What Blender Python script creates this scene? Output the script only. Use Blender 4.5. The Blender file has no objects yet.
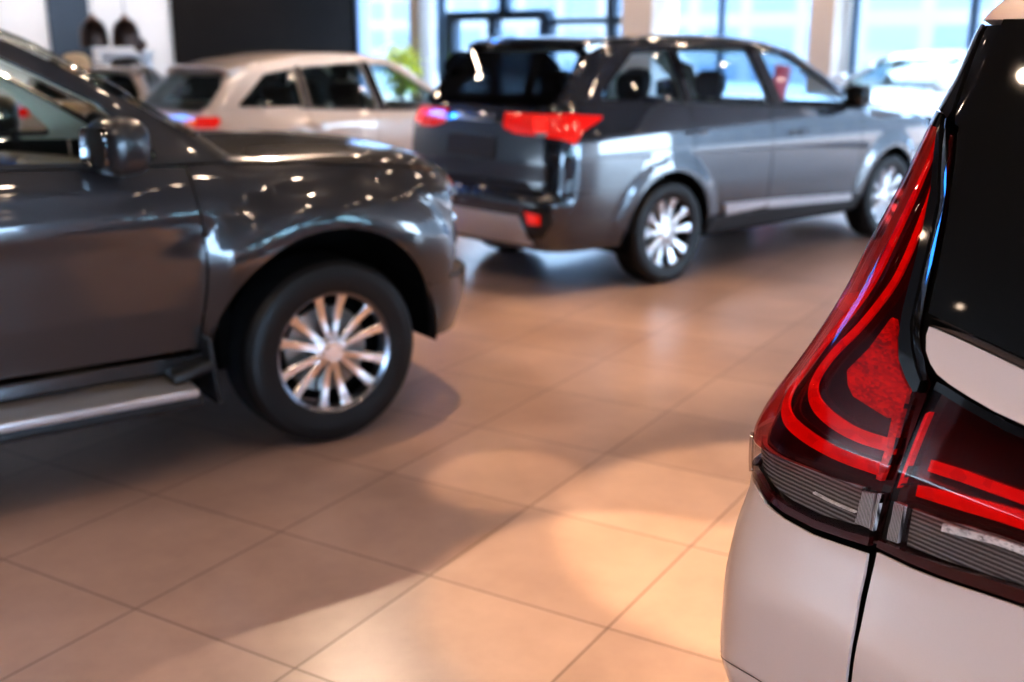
import bpy, bmesh, math, random
import numpy as np
from mathutils import Vector, Matrix
from mathutils.geometry import delaunay_2d_cdt
PI = math.pi
random.seed(7)
COL = bpy.context.scene.collection
R = math.radians

# ------------------------------------------------------------------ materials
def _nt(name):
    m = bpy.data.materials.new(name); m.use_nodes = True
    n = m.node_tree; b = n.nodes['Principled BSDF']
    return m, n, b
def pmat(name, col, rough=.5, metal=0., coat=0., spec=.5, noise=0., nscale=40., bump=0., emit=None, es=0., ior=1.5, coatr=.03):
    m, n, b = _nt(name)
    b.inputs['Base Color'].default_value = (*col, 1)
    b.inputs['Roughness'].default_value = rough
    b.inputs['Metallic'].default_value = metal
    b.inputs['Coat Weight'].default_value = coat
    b.inputs['Coat Roughness'].default_value = coatr
    b.inputs['Specular IOR Level'].default_value = spec
    b.inputs['IOR'].default_value = ior
    if emit:
        b.inputs['Emission Color'].default_value = (*emit, 1); b.inputs['Emission Strength'].default_value = es
    if noise or bump:
        tc = n.nodes.new('ShaderNodeTexCoord'); nz = n.nodes.new('ShaderNodeTexNoise')
        nz.inputs['Scale'].default_value = nscale; nz.inputs['Detail'].default_value = 4
        n.links.new(tc.outputs['Object'], nz.inputs['Vector'])
        if noise:
            mx = n.nodes.new('ShaderNodeMix'); mx.data_type = 'RGBA'
            mx.inputs['A'].default_value = (*[max(0, c*(1-noise)) for c in col], 1)
            mx.inputs['B'].default_value = (*[min(1, c*(1+noise)) for c in col], 1)
            n.links.new(nz.outputs['Fac'], mx.inputs['Factor'])
            n.links.new(mx.outputs['Result'], b.inputs['Base Color'])
        if bump:
            bp = n.nodes.new('ShaderNodeBump'); bp.inputs['Strength'].default_value = bump
            bp.inputs['Distance'].default_value = .002
            n.links.new(nz.outputs['Fac'], bp.inputs['Height']); n.links.new(bp.outputs['Normal'], b.inputs['Normal'])
    return m
def paint(name, col, metal=.75, rough=.28, flake=.25, coat=1.):
    m = pmat(name, col, rough, metal, coat, noise=flake, nscale=900.)
    return m
def glass(name, tint, gl=1.0, rough=.0, ior=1.5):
    """thin sheet: tinted straight-through light under a fresnel reflection"""
    m = bpy.data.materials.new(name); m.use_nodes = True; n = m.node_tree; n.nodes.clear()
    o = n.nodes.new('ShaderNodeOutputMaterial'); mx = n.nodes.new('ShaderNodeMixShader')
    t = n.nodes.new('ShaderNodeBsdfTransparent'); g = n.nodes.new('ShaderNodeBsdfGlossy')
    lw = n.nodes.new('ShaderNodeLayerWeight'); lw.inputs['Blend'].default_value = .5   # schlick, same from both faces
    p5 = n.nodes.new('ShaderNodeMath'); p5.operation = 'POWER'; p5.inputs[1].default_value = 5.
    f0 = ((ior-1)/(ior+1))**2; ma = n.nodes.new('ShaderNodeMath'); ma.operation = 'MULTIPLY_ADD'; ma.inputs[1].default_value = 1-f0; ma.inputs[2].default_value = f0
    t.inputs['Color'].default_value = (*tint, 1); g.inputs['Roughness'].default_value = rough
    g.inputs['Color'].default_value = (gl, gl, gl, 1)
    n.links.new(lw.outputs['Facing'], p5.inputs[0]); n.links.new(p5.outputs[0], ma.inputs[0])
    n.links.new(ma.outputs[0], mx.inputs[0]); n.links.new(t.outputs[0], mx.inputs[1]); n.links.new(g.outputs[0], mx.inputs[2])
    n.links.new(mx.outputs[0], o.inputs[0])
    return m
def emis(name, col, s):
    m = bpy.data.materials.new(name); m.use_nodes = True; n = m.node_tree; n.nodes.clear()
    o = n.nodes.new('ShaderNodeOutputMaterial'); e = n.nodes.new('ShaderNodeEmission')
    e.inputs[0].default_value = (*col, 1); e.inputs[1].default_value = s
    n.links.new(e.outputs[0], o.inputs[0]); return m

# ------------------------------------------------------------------ objects
def tag(o, label=None, cat=None, group=None, kind=None):
    if label: o['label'] = label
    if cat: o['category'] = cat
    if group: o['group'] = group
    if kind: o['kind'] = kind
    return o
def empty(name, loc=(0, 0, 0), rz=0., parent=None):
    o = bpy.data.objects.new(name, None); COL.objects.link(o)
    o.location = loc; o.rotation_euler = (0, 0, rz); o.empty_display_size = .2
    if parent: o.parent = parent
    return o
def mkobj(name, V, F, mat, parent=None, smooth=True, normals=None, label=None):
    me = bpy.data.meshes.new(name)
    me.from_pydata([tuple(map(float, v)) for v in V], [], [tuple(map(int, f)) for f in F])
    if smooth: me.polygons.foreach_set('use_smooth', [True]*len(me.polygons))
    if normals is not None:
        me.normals_split_custom_set([tuple(map(float, q)) for q in normals])
    me.materials.append(mat)
    me.update()
    o = bpy.data.objects.new(name, me); COL.objects.link(o)
    if parent: o.parent = parent
    if label: o['label'] = label
    return o
def bmobj(name, bm, mat, parent=None, smooth=False, angle=None, label=None):
    me = bpy.data.meshes.new(name); bm.normal_update()
    if smooth or angle:
        for f in bm.faces: f.smooth = True
        if angle:
            for e in bm.edges:
                if len(e.link_faces) == 2 and e.calc_face_angle(0) > R(angle): e.smooth = False
    bm.to_mesh(me); bm.free(); me.materials.append(mat)
    o = bpy.data.objects.new(name, me); COL.objects.link(o)
    if parent: o.parent = parent
    if label: o['label'] = label
    return o
def add_box(bm, c, s, rot=None, bev=0.):
    r = bmesh.ops.create_cube(bm, size=1.)
    vs = r['verts']
    M = Matrix.Translation(c) @ (rot.to_4x4() if rot else Matrix.Identity(4)) @ Matrix.Diagonal((*s, 1))
    bmesh.ops.transform(bm, matrix=M, verts=vs)
    if bev:
        es = list({e for v in vs for e in v.link_edges})
        bmesh.ops.bevel(bm, geom=es, offset=bev, segments=3, affect='EDGES', profile=.5)
def box(name, c, s, mat, parent=None, bev=.0, rot=None, label=None):
    bm = bmesh.new(); add_box(bm, c, s, rot, bev)
    return bmobj(name, bm, mat, parent, angle=35 if bev else None, label=label)
def lathe(name, prof, mat, parent=None, axis='Z', seg=48, loc=(0, 0, 0), closed=False, angle=35, label=None):
    """prof: (r, h) list; spun about an axis through loc"""
    V = []; F = []
    n = len(prof)
    for i in range(seg):
        a = 2*PI*i/seg
        for r, h in prof:
            if axis == 'Z': V.append((loc[0]+r*math.cos(a), loc[1]+r*math.sin(a), loc[2]+h))
            else: V.append((loc[0]+r*math.cos(a), loc[1]+h, loc[2]+r*math.sin(a)))
    for i in range(seg):
        j = (i+1) % seg
        for k in range(n-1 if not closed else n):
            k2 = (k+1) % n
            F.append((i*n+k, j*n+k, j*n+k2, i*n+k2))
    bm = bmesh.new(); bv = [bm.verts.new(v) for v in V]
    for f in F:
        try: bm.faces.new([bv[i] for i in f])
        except ValueError: pass
    bmesh.ops.remove_doubles(bm, verts=bm.verts, dist=1e-5)
    bmesh.ops.recalc_face_normals(bm, faces=bm.faces)
    return bmobj(name, bm, mat, parent, angle=angle, label=label)
def tube(name, pts, r, mat, parent=None, seg=12, radii=None, label=None, flat=1.):
    pts = [Vector(p) for p in pts]; V = []; F = []
    up = Vector((0, 0, 1))
    for i, p in enumerate(pts):
        t = (pts[min(i+1, len(pts)-1)]-pts[max(i-1, 0)]).normalized()
        a = t.cross(up)
        if a.length < 1e-3: a = t.cross(Vector((1, 0, 0)))
        a.normalize(); b = a.cross(t)
        rr = radii[i] if radii else r
        for k in range(seg):
            q = 2*PI*k/seg
            V.append(p+a*rr*math.cos(q)+b*rr*flat*math.sin(q))
    for i in range(len(pts)-1):
        for k in range(seg):
            k2 = (k+1) % seg
            F.append((i*seg+k, i*seg+k2, (i+1)*seg+k2, (i+1)*seg+k))
    F.append(tuple(range(seg))[::-1]); F.append(tuple((len(pts)-1)*seg+k for k in range(seg)))
    bm = bmesh.new(); bv = [bm.verts.new(v) for v in V]
    for f in F: bm.faces.new([bv[i] for i in f])
    bmesh.ops.recalc_face_normals(bm, faces=bm.faces)
    return bmobj(name, bm, mat, parent, angle=50, label=label)
def copy_tree(o, parent=None):
    c = o.copy(); COL.objects.link(c); c.parent = parent
    for ch in list(o.children): copy_tree(ch, c)
    return c

# ------------------------------------------------------------------ curves in 2-D
def spline(pts, n=24):
    """Catmull-Rom through pts"""
    P = np.array(pts, float)
    if len(P) < 3: return P
    Q = np.vstack([2*P[0]-P[1], P, 2*P[-1]-P[-2]]); out = []
    for i in range(len(P)-1):
        p0, p1, p2, p3 = Q[i:i+4]
        t = np.linspace(0, 1, n, endpoint=False)[:, None]
        out.append(.5*((2*p1)+(-p0+p2)*t+(2*p0-5*p1+4*p2-p3)*t**2+(-p0+3*p1-3*p2+p3)*t**3))
    out.append(P[-1:]); return np.vstack(out)
class Curve1:
    """smooth monotone-ish x -> y"""
    def __init__(s, pts, smooth=True):
        pts = sorted(pts); x = np.array([p[0] for p in pts], float); y = np.array([p[1] for p in pts], float)
        if not smooth or len(x) < 3: s.x, s.y = x, y; return
        h = np.diff(x); d = np.diff(y)/h; m = np.zeros_like(x)
        for i in range(1, len(x)-1):
            if d[i-1]*d[i] > 0:
                w1 = 2*h[i]+h[i-1]; w2 = h[i]+2*h[i-1]
                m[i] = (w1+w2)/(w1/d[i-1]+w2/d[i])
        m[0] = d[0]; m[-1] = d[-1]
        xx = []; yy = []
        for i in range(len(h)):
            t = np.linspace(0, 1, 24, endpoint=False)
            h00 = 2*t**3-3*t**2+1; h10 = t**3-2*t**2+t; h01 = -2*t**3+3*t**2; h11 = t**3-t**2
            xx.append(x[i]+t*h[i]); yy.append(h00*y[i]+h10*h[i]*m[i]+h01*y[i+1]+h11*h[i]*m[i+1])
        s.x = np.concatenate(xx+[x[-1:]]); s.y = np.concatenate(yy+[y[-1:]])
    def __call__(s, q): return np.interp(q, s.x, s.y)
    def d(s, q): return (s(np.asarray(q)+.01)-s(np.asarray(q)-.01))/.02
def arc(cx, cz, r, a0, a1, n=24):
    return [(cx+r*math.cos(R(a0+(a1-a0)*i/n)), cz+r*math.sin(R(a0+(a1-a0)*i/n))) for i in range(n+1)]
def fillet(poly, r):
    """round every corner of a closed polygon; a point may carry its own radius"""
    out = []; n = len(poly)
    for i in range(n):
        p = np.array(poly[i][:2], float); a = np.array(poly[i-1][:2], float); b = np.array(poly[(i+1) % n][:2], float)
        rr = poly[i][2] if len(poly[i]) > 2 else r
        u = a-p; v = b-p; lu = np.linalg.norm(u); lv = np.linalg.norm(v)
        if rr <= 0 or lu < 1e-6 or lv < 1e-6: out.append(p); continue
        u /= lu; v /= lv; c = np.clip(u@v, -1, 1); th = math.acos(c)
        if th > PI-.05: out.append(p); continue
        t = min(rr/math.tan(th/2), lu*.45, lv*.45)
        for k in range(7):
            s = k/6; out.append((1-s)**2*(p+u*t)+2*s*(1-s)*p+s**2*(p+v*t))
    return np.array(out)
def densify(P, res):
    P = np.array(P, float); out = []
    for i in range(len(P)):
        a, b = P[i], P[(i+1) % len(P)]; L = np.linalg.norm(b-a)
        if L < 1e-6: continue
        k = max(1, int(math.ceil(L/res)))
        for j in range(k): out.append(a+(b-a)*j/k)
    out = np.array(out)
    keep = np.linalg.norm(out-np.roll(out, 1, 0), axis=1) > res*.04
    return out[keep]
def inside(Q, P):
    x, y = Q[:, 0], Q[:, 1]; c = np.zeros(len(Q), bool)
    for i in range(len(P)):
        x1, y1 = P[i-1]; x2, y2 = P[i]
        if y1 == y2: continue
        k = ((y1 > y) != (y2 > y)) & (x < (x2-x1)*(y-y1)/(y2-y1)+x1); c ^= k
    return c
def dist_poly(Q, P):
    d = np.full(len(Q), 1e9)
    for i in range(len(P)):
        a = P[i-1]; b = P[i]; ab = b-a; L = ab@ab
        if L < 1e-12: continue
        t = np.clip(((Q-a)@ab)/L, 0, 1); d = np.minimum(d, np.linalg.norm(Q-a-t[:, None]*ab, axis=1))
    return d
def strip(pts, w):
    """outline of a band along a centre line; w: width or list of widths along it"""
    C = spline(pts, 6); n = len(C)
    if np.isscalar(w): W = np.full(n, w)
    else: W = np.interp(np.linspace(0, 1, n), np.linspace(0, 1, len(w)), w)
    T = np.gradient(C, axis=0); T /= np.linalg.norm(T, axis=1)[:, None]+1e-12
    N = np.stack([-T[:, 1], T[:, 0]], 1)
    return np.vstack([C+N*W[:, None]/2, (C-N*W[:, None]/2)[::-1]])

# ------------------------------------------------------------------ car body as one smooth solid
def smax(a, b, k):
    h = np.maximum(k-np.abs(a-b), 0)/k
    return np.maximum(a, b)+h*h*k*.25
class Body:
    """a solid cut out of smooth side, plan and end profiles; panels are laid onto its skin"""
    def __init__(s, top, plan, sec, rear, front, bottom=((-9, .22), (9, .22)), crown=.04, rp=.08, fp=.12, ks=.12, ke=.14,
                 gplan=None, wheels=(), dents=(), rpz=None, pivr=.3, pivf=.35, follow=0.):
        s.top = Curve1(top); s.plan = Curve1(plan); s.sec = Curve1(sec); s.rear = Curve1(rear); s.front = Curve1(front)
        s.bottom = Curve1(bottom, False); s.crown = crown; s.rp = rp; s.fp = fp; s.ks = ks; s.ke = ke
        s.gplan = Curve1(gplan) if gplan else None; s.wheels = wheels; s.dents = dents
        s.rpz = Curve1(rpz) if rpz else None
        s.W = max(p[1] for p in plan); s.xr = min(p[1] for p in rear); s.xf = max(p[1] for p in front)
        s.follow = follow
        s.pr = (s.xr+pivr, s.W-pivr, pivr); s.pf = (s.xf-pivf, s.W-pivf, pivf)
    def half(s, x, z):
        w = s.plan(x)+s.sec(z)
        if s.gplan is not None:
            w = w+s.gplan(x)*np.clip((z-1.0)/.3, 0, 1)
        for (cx, cz, r, amp, wid) in s.wheels:
            d = np.hypot(x-cx, z-cz)
            w = w+amp*np.clip(1-np.maximum(d-r, 0)/wid, 0, 1)**2*(3-2*np.clip(1-np.maximum(d-r, 0)/wid, 0, 1))*(z < 9)
        for f in s.dents: w = w+f(x, z)
        return w
    def F(s, P):
        x, y, z = P[..., 0], P[..., 1], P[..., 2]; ay = np.abs(y)
        a = ay-s.half(x, z)
        tz = s.top(x)-s.crown*ay**2; b = (z-tz)/np.sqrt(1+np.clip(s.top.d(x), -3, 3)**2)
        rp = s.rp if s.rpz is None else s.rpz(z)
        c = (s.rear(z)+rp*ay**2-x)/np.sqrt(1+np.clip(s.rear.d(z), -3, 3)**2)
        d = (x-s.front(z)+s.fp*ay**2)/np.sqrt(1+np.clip(s.front.d(z), -3, 3)**2)
        e = s.bottom(x)-z
        f = smax(a, c, s.ke); f = smax(f, d, s.ke*1.3); f = smax(f, b, s.ks)
        return smax(f, e, .06)
    def N(s, P):
        h = 2e-3; g = np.stack([s.F(P+np.eye(3)[i]*h)-s.F(P-np.eye(3)[i]*h) for i in range(3)], -1)
        return g/(np.linalg.norm(g, axis=-1, keepdims=True)+1e-12)
    def cast(s, O, D, tmax=3.0, n=90):
        O = np.asarray(O, float); D = np.asarray(D, float)
        t = np.linspace(0, tmax, n); P = O[:, None]+D[:, None]*t[None, :, None]
        f = s.F(P) < 0; i = f.argmax(1); miss = ~f.any(1)
        hi = t[i]; lo = t[np.maximum(i-1, 0)]
        for _ in range(24):
            m = (lo+hi)/2; ins = s.F(O+D*m[:, None]) < 0
            hi = np.where(ins, m, hi); lo = np.where(ins, lo, m)
        if miss.any():   # graze: keep the closest approach
            k = s.F(P).argmin(1); hi = np.where(miss, t[k], hi)
        return O+D*hi[:, None]
    def piv(s, z, rear=True):
        if s.follow and rear:   # the corner axis leans with the body
            return s.rear(z)+s.rp*.55+s.follow, s.plan(-2.1)+s.sec(z)-s.follow, s.follow
        return s.pr if rear else s.pf
    # flat layouts -> skin
    def side(s, sg):
        def f(q): 
            n = len(q); O = np.stack([q[:, 0], np.full(n, sg*1.5), q[:, 1]], 1); return s.cast(O, np.tile([0, -sg, 0], (n, 1)), 1.5)
        f.flip = sg > 0; return f
    def topm(s):
        def f(q):
            n = len(q); O = np.stack([q[:, 0], q[:, 1], np.full(n, 2.4)], 1); return s.cast(O, np.tile([0, 0, -1.], (n, 1)), 2.0)
        f.flip = False; return f
    def endm(s, rear=True):
        e = -1. if rear else 1.
        def f(q):
            U, z = q[:, 0], q[:, 1]; px, py, rc = s.piv(z, rear); sg = np.where(U < 0, -1., 1.); u = np.abs(U)
            th = np.clip((u-py)/rc, 0, PI/2)
            over = np.maximum(u-py-rc*PI/2, 0)
            cx = px-e*over; cy = np.minimum(u, py)*sg
            D = np.stack([e*np.cos(th), sg*np.sin(th), 0*z], 1)
            O = np.stack([cx+0*z, cy+0*z, z], 1)+D*1.0
            return s.cast(O, -D, 1.0)
        f.flip = rear; return f
    def Ux(s, x, rear=True):
        px, py, rc = s.pr if rear else s.pf
        return py+rc*PI/2+((np.asarray(x)-px) if rear else (px-np.asarray(x)))

def panel(body, mp, outline, name, mat, parent, res=.04, lip=.014, off=0., holes=(), fil=0., label=None, tri=None):
    """a curved sheet with turned-in edges cut to a flat outline and laid on the body skin"""
    P = fillet(outline, fil) if fil else np.array([p[:2] for p in outline], float)
    P = densify(P, res)
    if ((P[:, 0]*np.roll(P[:, 1], -1)-np.roll(P[:, 0], -1)*P[:, 1]).sum()) < 0: P = P[::-1]
    H = []
    for h in holes:
        h = densify(np.array([p[:2] for p in h], float), res)
        if ((h[:, 0]*np.roll(h[:, 1], -1)-np.roll(h[:, 0], -1)*h[:, 1]).sum()) > 0: h = h[::-1]
        H.append(h)
    lo, hi = P.min(0), P.max(0)
    gx, gy = np.meshgrid(np.arange(lo[0]+res*.5, hi[0], res), np.arange(lo[1]+res*.5, hi[1], res))
    G = np.stack([gx.ravel(), gy.ravel()], 1)
    if len(G):
        k = inside(G, P) & (dist_poly(G, P) > res*.45)
        for h in H: k &= ~inside(G, h) & (dist_poly(G, h) > res*.45)
        G = G[k]
    loops = []; allp = []; n = 0
    for L in [P]+H:
        loops.append(np.arange(n, n+len(L))); allp.append(L); n += len(L)
    allp = np.vstack(allp+[G]) if len(G) else np.vstack(allp)
    edges = [(int(l[i]), int(l[(i+1) % len(l)])) for l in loops for i in range(len(l))]
    v2, _, f2, ov, _, _ = delaunay_2d_cdt([Vector((float(a), float(b))) for a, b in allp], edges, [], 0, 1e-7)
    Q = np.array([tuple(v) for v in v2]); T = np.array([tuple(f) for f in f2 if len(f) == 3], int)
    C = Q[T].mean(1); k = inside(C, P)
    for h in H: k &= ~inside(C, h)
    T = T[k]
    S = mp(Q); Nn = body.N(S)
    S = S+Nn*off
    tri3 = S[T]; fn = np.cross(tri3[:, 1]-tri3[:, 0], tri3[:, 2]-tri3[:, 0])
    bad = (fn*Nn[T].mean(1)).sum(1) < 0
    T[bad] = T[bad][:, ::-1]
    V = list(S); Fc = [tuple(t) for t in T]; NL = [Nn[i] for t in T for i in t]
    if lip:
        # boundary edges: used by exactly one triangle
        cnt = {}
        for t in T:
            for a, b in ((t[0], t[1]), (t[1], t[2]), (t[2], t[0])): cnt.setdefault((min(a, b), max(a, b)), []).append((a, b))
        be = [v[0] for v in cnt.values() if len(v) == 1]
        low = {}
        for a, b in be:
            for i in (a, b):
                if i not in low: low[i] = len(V); V.append(S[i]-Nn[i]*lip)
        for a, b in be:
            Fc.append((b, a, low[a], low[b])); q = np.cross(S[a]-S[b], -Nn[a]); q = q/(np.linalg.norm(q)+1e-9)
            NL += [q]*4
    V = np.array(V)
    used = np.zeros(len(V), bool)
    for f in Fc: used[list(f)] = True
    idx = np.cumsum(used)-1
    return mkobj(name, V[used], [tuple(idx[i] for i in f) for f in Fc], mat, parent, normals=NL, label=label)
# ------------------------------------------------------------------ shared materials
M = {}
M['tyre'] = pmat('tyre_rubber', (.006, .006, .0065), .5, spec=.4, bump=.3, nscale=120)
M['black'] = pmat('black_plastic', (.012, .012, .013), .5, bump=.2, nscale=200)
M['void'] = pmat('dark_cavity', (.004, .004, .004), .9, spec=.1)
M['gloss'] = pmat('gloss_black', (.006, .006, .007), .06, coat=1.)
M['chrome'] = pmat('chrome', (.8, .8, .82), .08, 1., noise=.03)
M['alloy'] = pmat('machined_alloy', (.80, .76, .76), .24, 1., coat=.6, noise=.06)
M['alloy_white'] = pmat('bright_machined_alloy', (.82, .84, .88), .3, .85, coat=.6, noise=.05)
M['alloy_dark'] = pmat('painted_black_alloy', (.02, .02, .024), .3, .5, coat=.5)
M['alloy_mid'] = pmat('grey_alloy', (.22, .22, .25), .22, 1., coat=.6, noise=.08)
M['disc'] = pmat('brake_steel', (.30, .29, .28), .4, 1., noise=.2)
M['silver'] = pmat('satin_silver_plastic', (.55, .55, .57), .3, .7, coat=.4, noise=.05)
M['red_lens'] = pmat('red_lamp_plastic', (.55, .004, .004), .12, coat=1., noise=.25, nscale=30, emit=(1, .02, .01), es=.22)
M['red_soft'] = pmat('deep_red_lamp_plastic', (.25, .002, .003), .15, coat=1., noise=.3, nscale=30)
M['amber_lens'] = pmat('orange_lamp_plastic', (.8, .2, .03), .15, coat=1., noise=.2, emit=(1, .2, .05), es=.15)
M['clear_lens'] = pmat('clear_lamp_plastic', (.35, .35, .36), .10, .4, coat=1., noise=.1)
M['seat'] = pmat('dark_seat_cloth', (.03, .028, .027), .8, noise=.3, bump=.4, nscale=300)
M['seat_tan'] = pmat('tan_seat_leather', (.30, .21, .14), .55, noise=.15)
M['seat_red'] = pmat('red_seat_cover', (.6, .015, .02), .6, noise=.2)
M['trim'] = pmat('cabin_trim', (.16, .13, .10), .6, noise=.2)
M['glass'] = glass('car_window_glass', (.62, .70, .68), 1., ior=1.52)
M['dark_glass'] = glass('privacy_glass', (.10, .11, .12), 1., ior=1.55)
M['lining'] = pmat('cream_cabin_lining', (.50, .42, .32), .7, noise=.06)
M['mirror'] = pmat('dark_mirror_glass', (.10, .11, .12), .06, 1., coat=1.)
M['plate'] = pmat('number_plate_holder', (.03, .028, .026), .45, noise=.2)

def wheel(parent, x, y, sg, Rt, width, rr, style):
    """wheel at hub (x, y of the outer face); sg=-1 right side, +1 left side"""
    w = empty('wheel', (x, y, Rt), 0, parent)
    o = sg  # outward
    hw = width
    # tyre: outer face at h=0, inner at -width (times outward sign)
    P = [(rr*.985, -.012), (rr+.004, -.002), (rr+.02, .004), (rr+(Rt-rr)*.45, .010), (rr+(Rt-rr)*.62, .0085), (rr+(Rt-rr)*.66, .0065), (rr+(Rt-rr)*.8, .002), (Rt-.016, -.009), (Rt-.006, -.019), (Rt, -.034)]
    n = 5
    for i in range(n):   # tread ribs and grooves
        a = -.034-(hw-.068)*(i/n); b = -.034-(hw-.068)*((i+1)/n)
        if i: P += [(Rt, a-.004)]
        P += [(Rt, b+.004)]
        if i < n-1: P += [(Rt-.009, b+.0035), (Rt-.009, b-.0035)]
    P += [(Rt, -hw+.034), (Rt-.016, -hw+.009), (rr+(Rt-rr)*.5, -hw-.01), (rr, -hw+.004), (rr*.985, -hw+.012)]
    lathe('tyre', [(r, h*o) for r, h in P], M['tyre'], w, 'Y', 72, angle=28)
    rimmat = M['alloy'] if style == 'twelve' else M['alloy_white']
    P = [(rr*.985, -hw+.02), (rr*.93, -hw*.8), (rr*.90, -.06), (rr*.915, -.03), (rr*.945, -.012), (rr*.985, -.006), (rr+.003, -.001), (rr+.006, -.006), (rr*.985, -.02)]
    lathe('rim', [(r, h*o) for r, h in P], M['alloy_mid'] if style == 'twelve' else M['alloy_dark'], w, 'Y', 64)
    lathe('wheel_well_back', [(0, -.115*o), (rr*.9, -.115*o), (rr*.9, -.118*o), (0, -.118*o)], M['void'], w, 'Y', 40)
    lathe('brake_disc', [(.05, -.085*o), (rr*.72, -.085*o), (rr*.72, -.108*o), (.05, -.108*o)], M['disc'], w, 'Y', 48)
    # spokes
    bm = bmesh.new()
    def spoke(a, r0, r1, w0, w1, d0, d1, skew=0.):
        rows = []
        for k in range(9):
            t = k/8; r = r0+(r1-r0)*t; ww = (w0+(w1-w0)*t)*(1+.25*max(0, t-.85)/.15); dd = d0+(d1-d0)*t-.014*math.sin(t*PI)
            th = 2.5*.012
            row = []
            for (u, v) in ((-.5, -th), (-.5, -.006), (-.32, 0), (.32, 0), (.5, -.006), (.5, -th)):
                px = u*ww+skew*(t); py = r
                ca, sa = math.cos(a), math.sin(a)
                row.append(bm.verts.new((ca*py-sa*px, (dd+v)*o, sa*py+ca*px)))
            rows.append(row)
        for i in range(8):
            for j in range(6):
                j2 = (j+1) % 6
                bm.faces.new((rows[i][j], rows[i][j2], rows[i+1][j2], rows[i+1][j]))
        bm.faces.new(rows[0]); bm.faces.new(rows[-1][::-1])
    if style == 'twelve':
        for k in range(6):
            for s in (-1, 1):
                spoke(R(90+60*k)+s*R(12.), .045, rr*.955, .030, .044, -.02, -.012, s*.004)
        hub = [(0, -.016), (.03, -.016), (.034, -.02), (.05, -.018), (.066, -.026), (.07, -.05)]
    else:
        for k in range(5):
            for s in (-1, 1):
                spoke(R(90+72*k)+s*R(15.5), .04, rr*.95, .026, .062, -.028, -.012, s*.004)
        hub = [(0, -.022), (.03, -.022), (.034, -.026), (.05, -.026), (.062, -.032), (.066, -.055)]
    bmesh.ops.recalc_face_normals(bm, faces=bm.faces)
    bmobj('spokes', bm, rimmat, w, angle=25)
    lathe('hub_cap', [(r, h*o) for r, h in hub], M['alloy'] if style == 'twelve' else M['alloy_white'], w, 'Y', 32)
    if sg < 0:
        for k in range(6 if style == 'twelve' else 5):
            a = R(90+k*360/(6 if style == 'twelve' else 5)+30); bm = bmesh.new()
            bmesh.ops.create_cone(bm, cap_ends=True, segments=6, radius1=.009, radius2=.007, depth=.02, matrix=Matrix.Translation((.052*math.cos(a), -.022*o, .052*math.sin(a))) @ Matrix.Rotation(PI/2, 4, 'X'))
            bmobj('lug_nut', bm, M['disc'], w)
    return w

def blob(name, c, s, mat, parent, e=2.6, rot=None, seg=28, label=None):
    """superellipsoid shell"""
    V = []; F = []
    def sp(t, p): return math.copysign(abs(t)**p, t)
    n = seg; m = seg//2; p = 2/e
    for i in range(m+1):
        ph = -PI/2+PI*i/m
        for j in range(n):
            th = 2*PI*j/n
            v = Vector((s[0]*sp(math.cos(ph), p)*sp(math.cos(th), p), s[1]*sp(math.cos(ph), p)*sp(math.sin(th), p), s[2]*sp(math.sin(ph), p)))
            if rot: v = rot @ v
            V.append(v+Vector(c))
    for i in range(m):
        for j in range(n):
            j2 = (j+1) % n; F.append((i*n+j, i*n+j2, (i+1)*n+j2, (i+1)*n+j))
    bm = bmesh.new(); bv = [bm.verts.new(v) for v in V]
    for f in F: bm.faces.new([bv[k] for k in f])
    bmesh.ops.remove_doubles(bm, verts=bm.verts, dist=1e-5); bmesh.ops.recalc_face_normals(bm, faces=bm.faces)
    return bmobj(name, bm, mat, parent, smooth=True, label=label)

def seat(parent, x, y, mat, z=.62, headrest=None):
    """front-facing car seat: cushion, back and headrest in one part with a headrest sub-part"""
    bm = bmesh.new()
    add_box(bm, (x+.05, y, z-.12), (.52, .5, .16), Matrix.Rotation(R(-8), 3, 'Y'), .05)
    add_box(bm, (x-.27, y, z+.22), (.14, .48, .62), Matrix.Rotation(R(-16), 3, 'Y'), .055)
    o = bmobj('seat', bm, mat, parent, angle=60)
    blob('headrest', (x-.39, y, z+.64), (.06, .13, .10), headrest or mat, o, 3.2)
    return o

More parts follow.
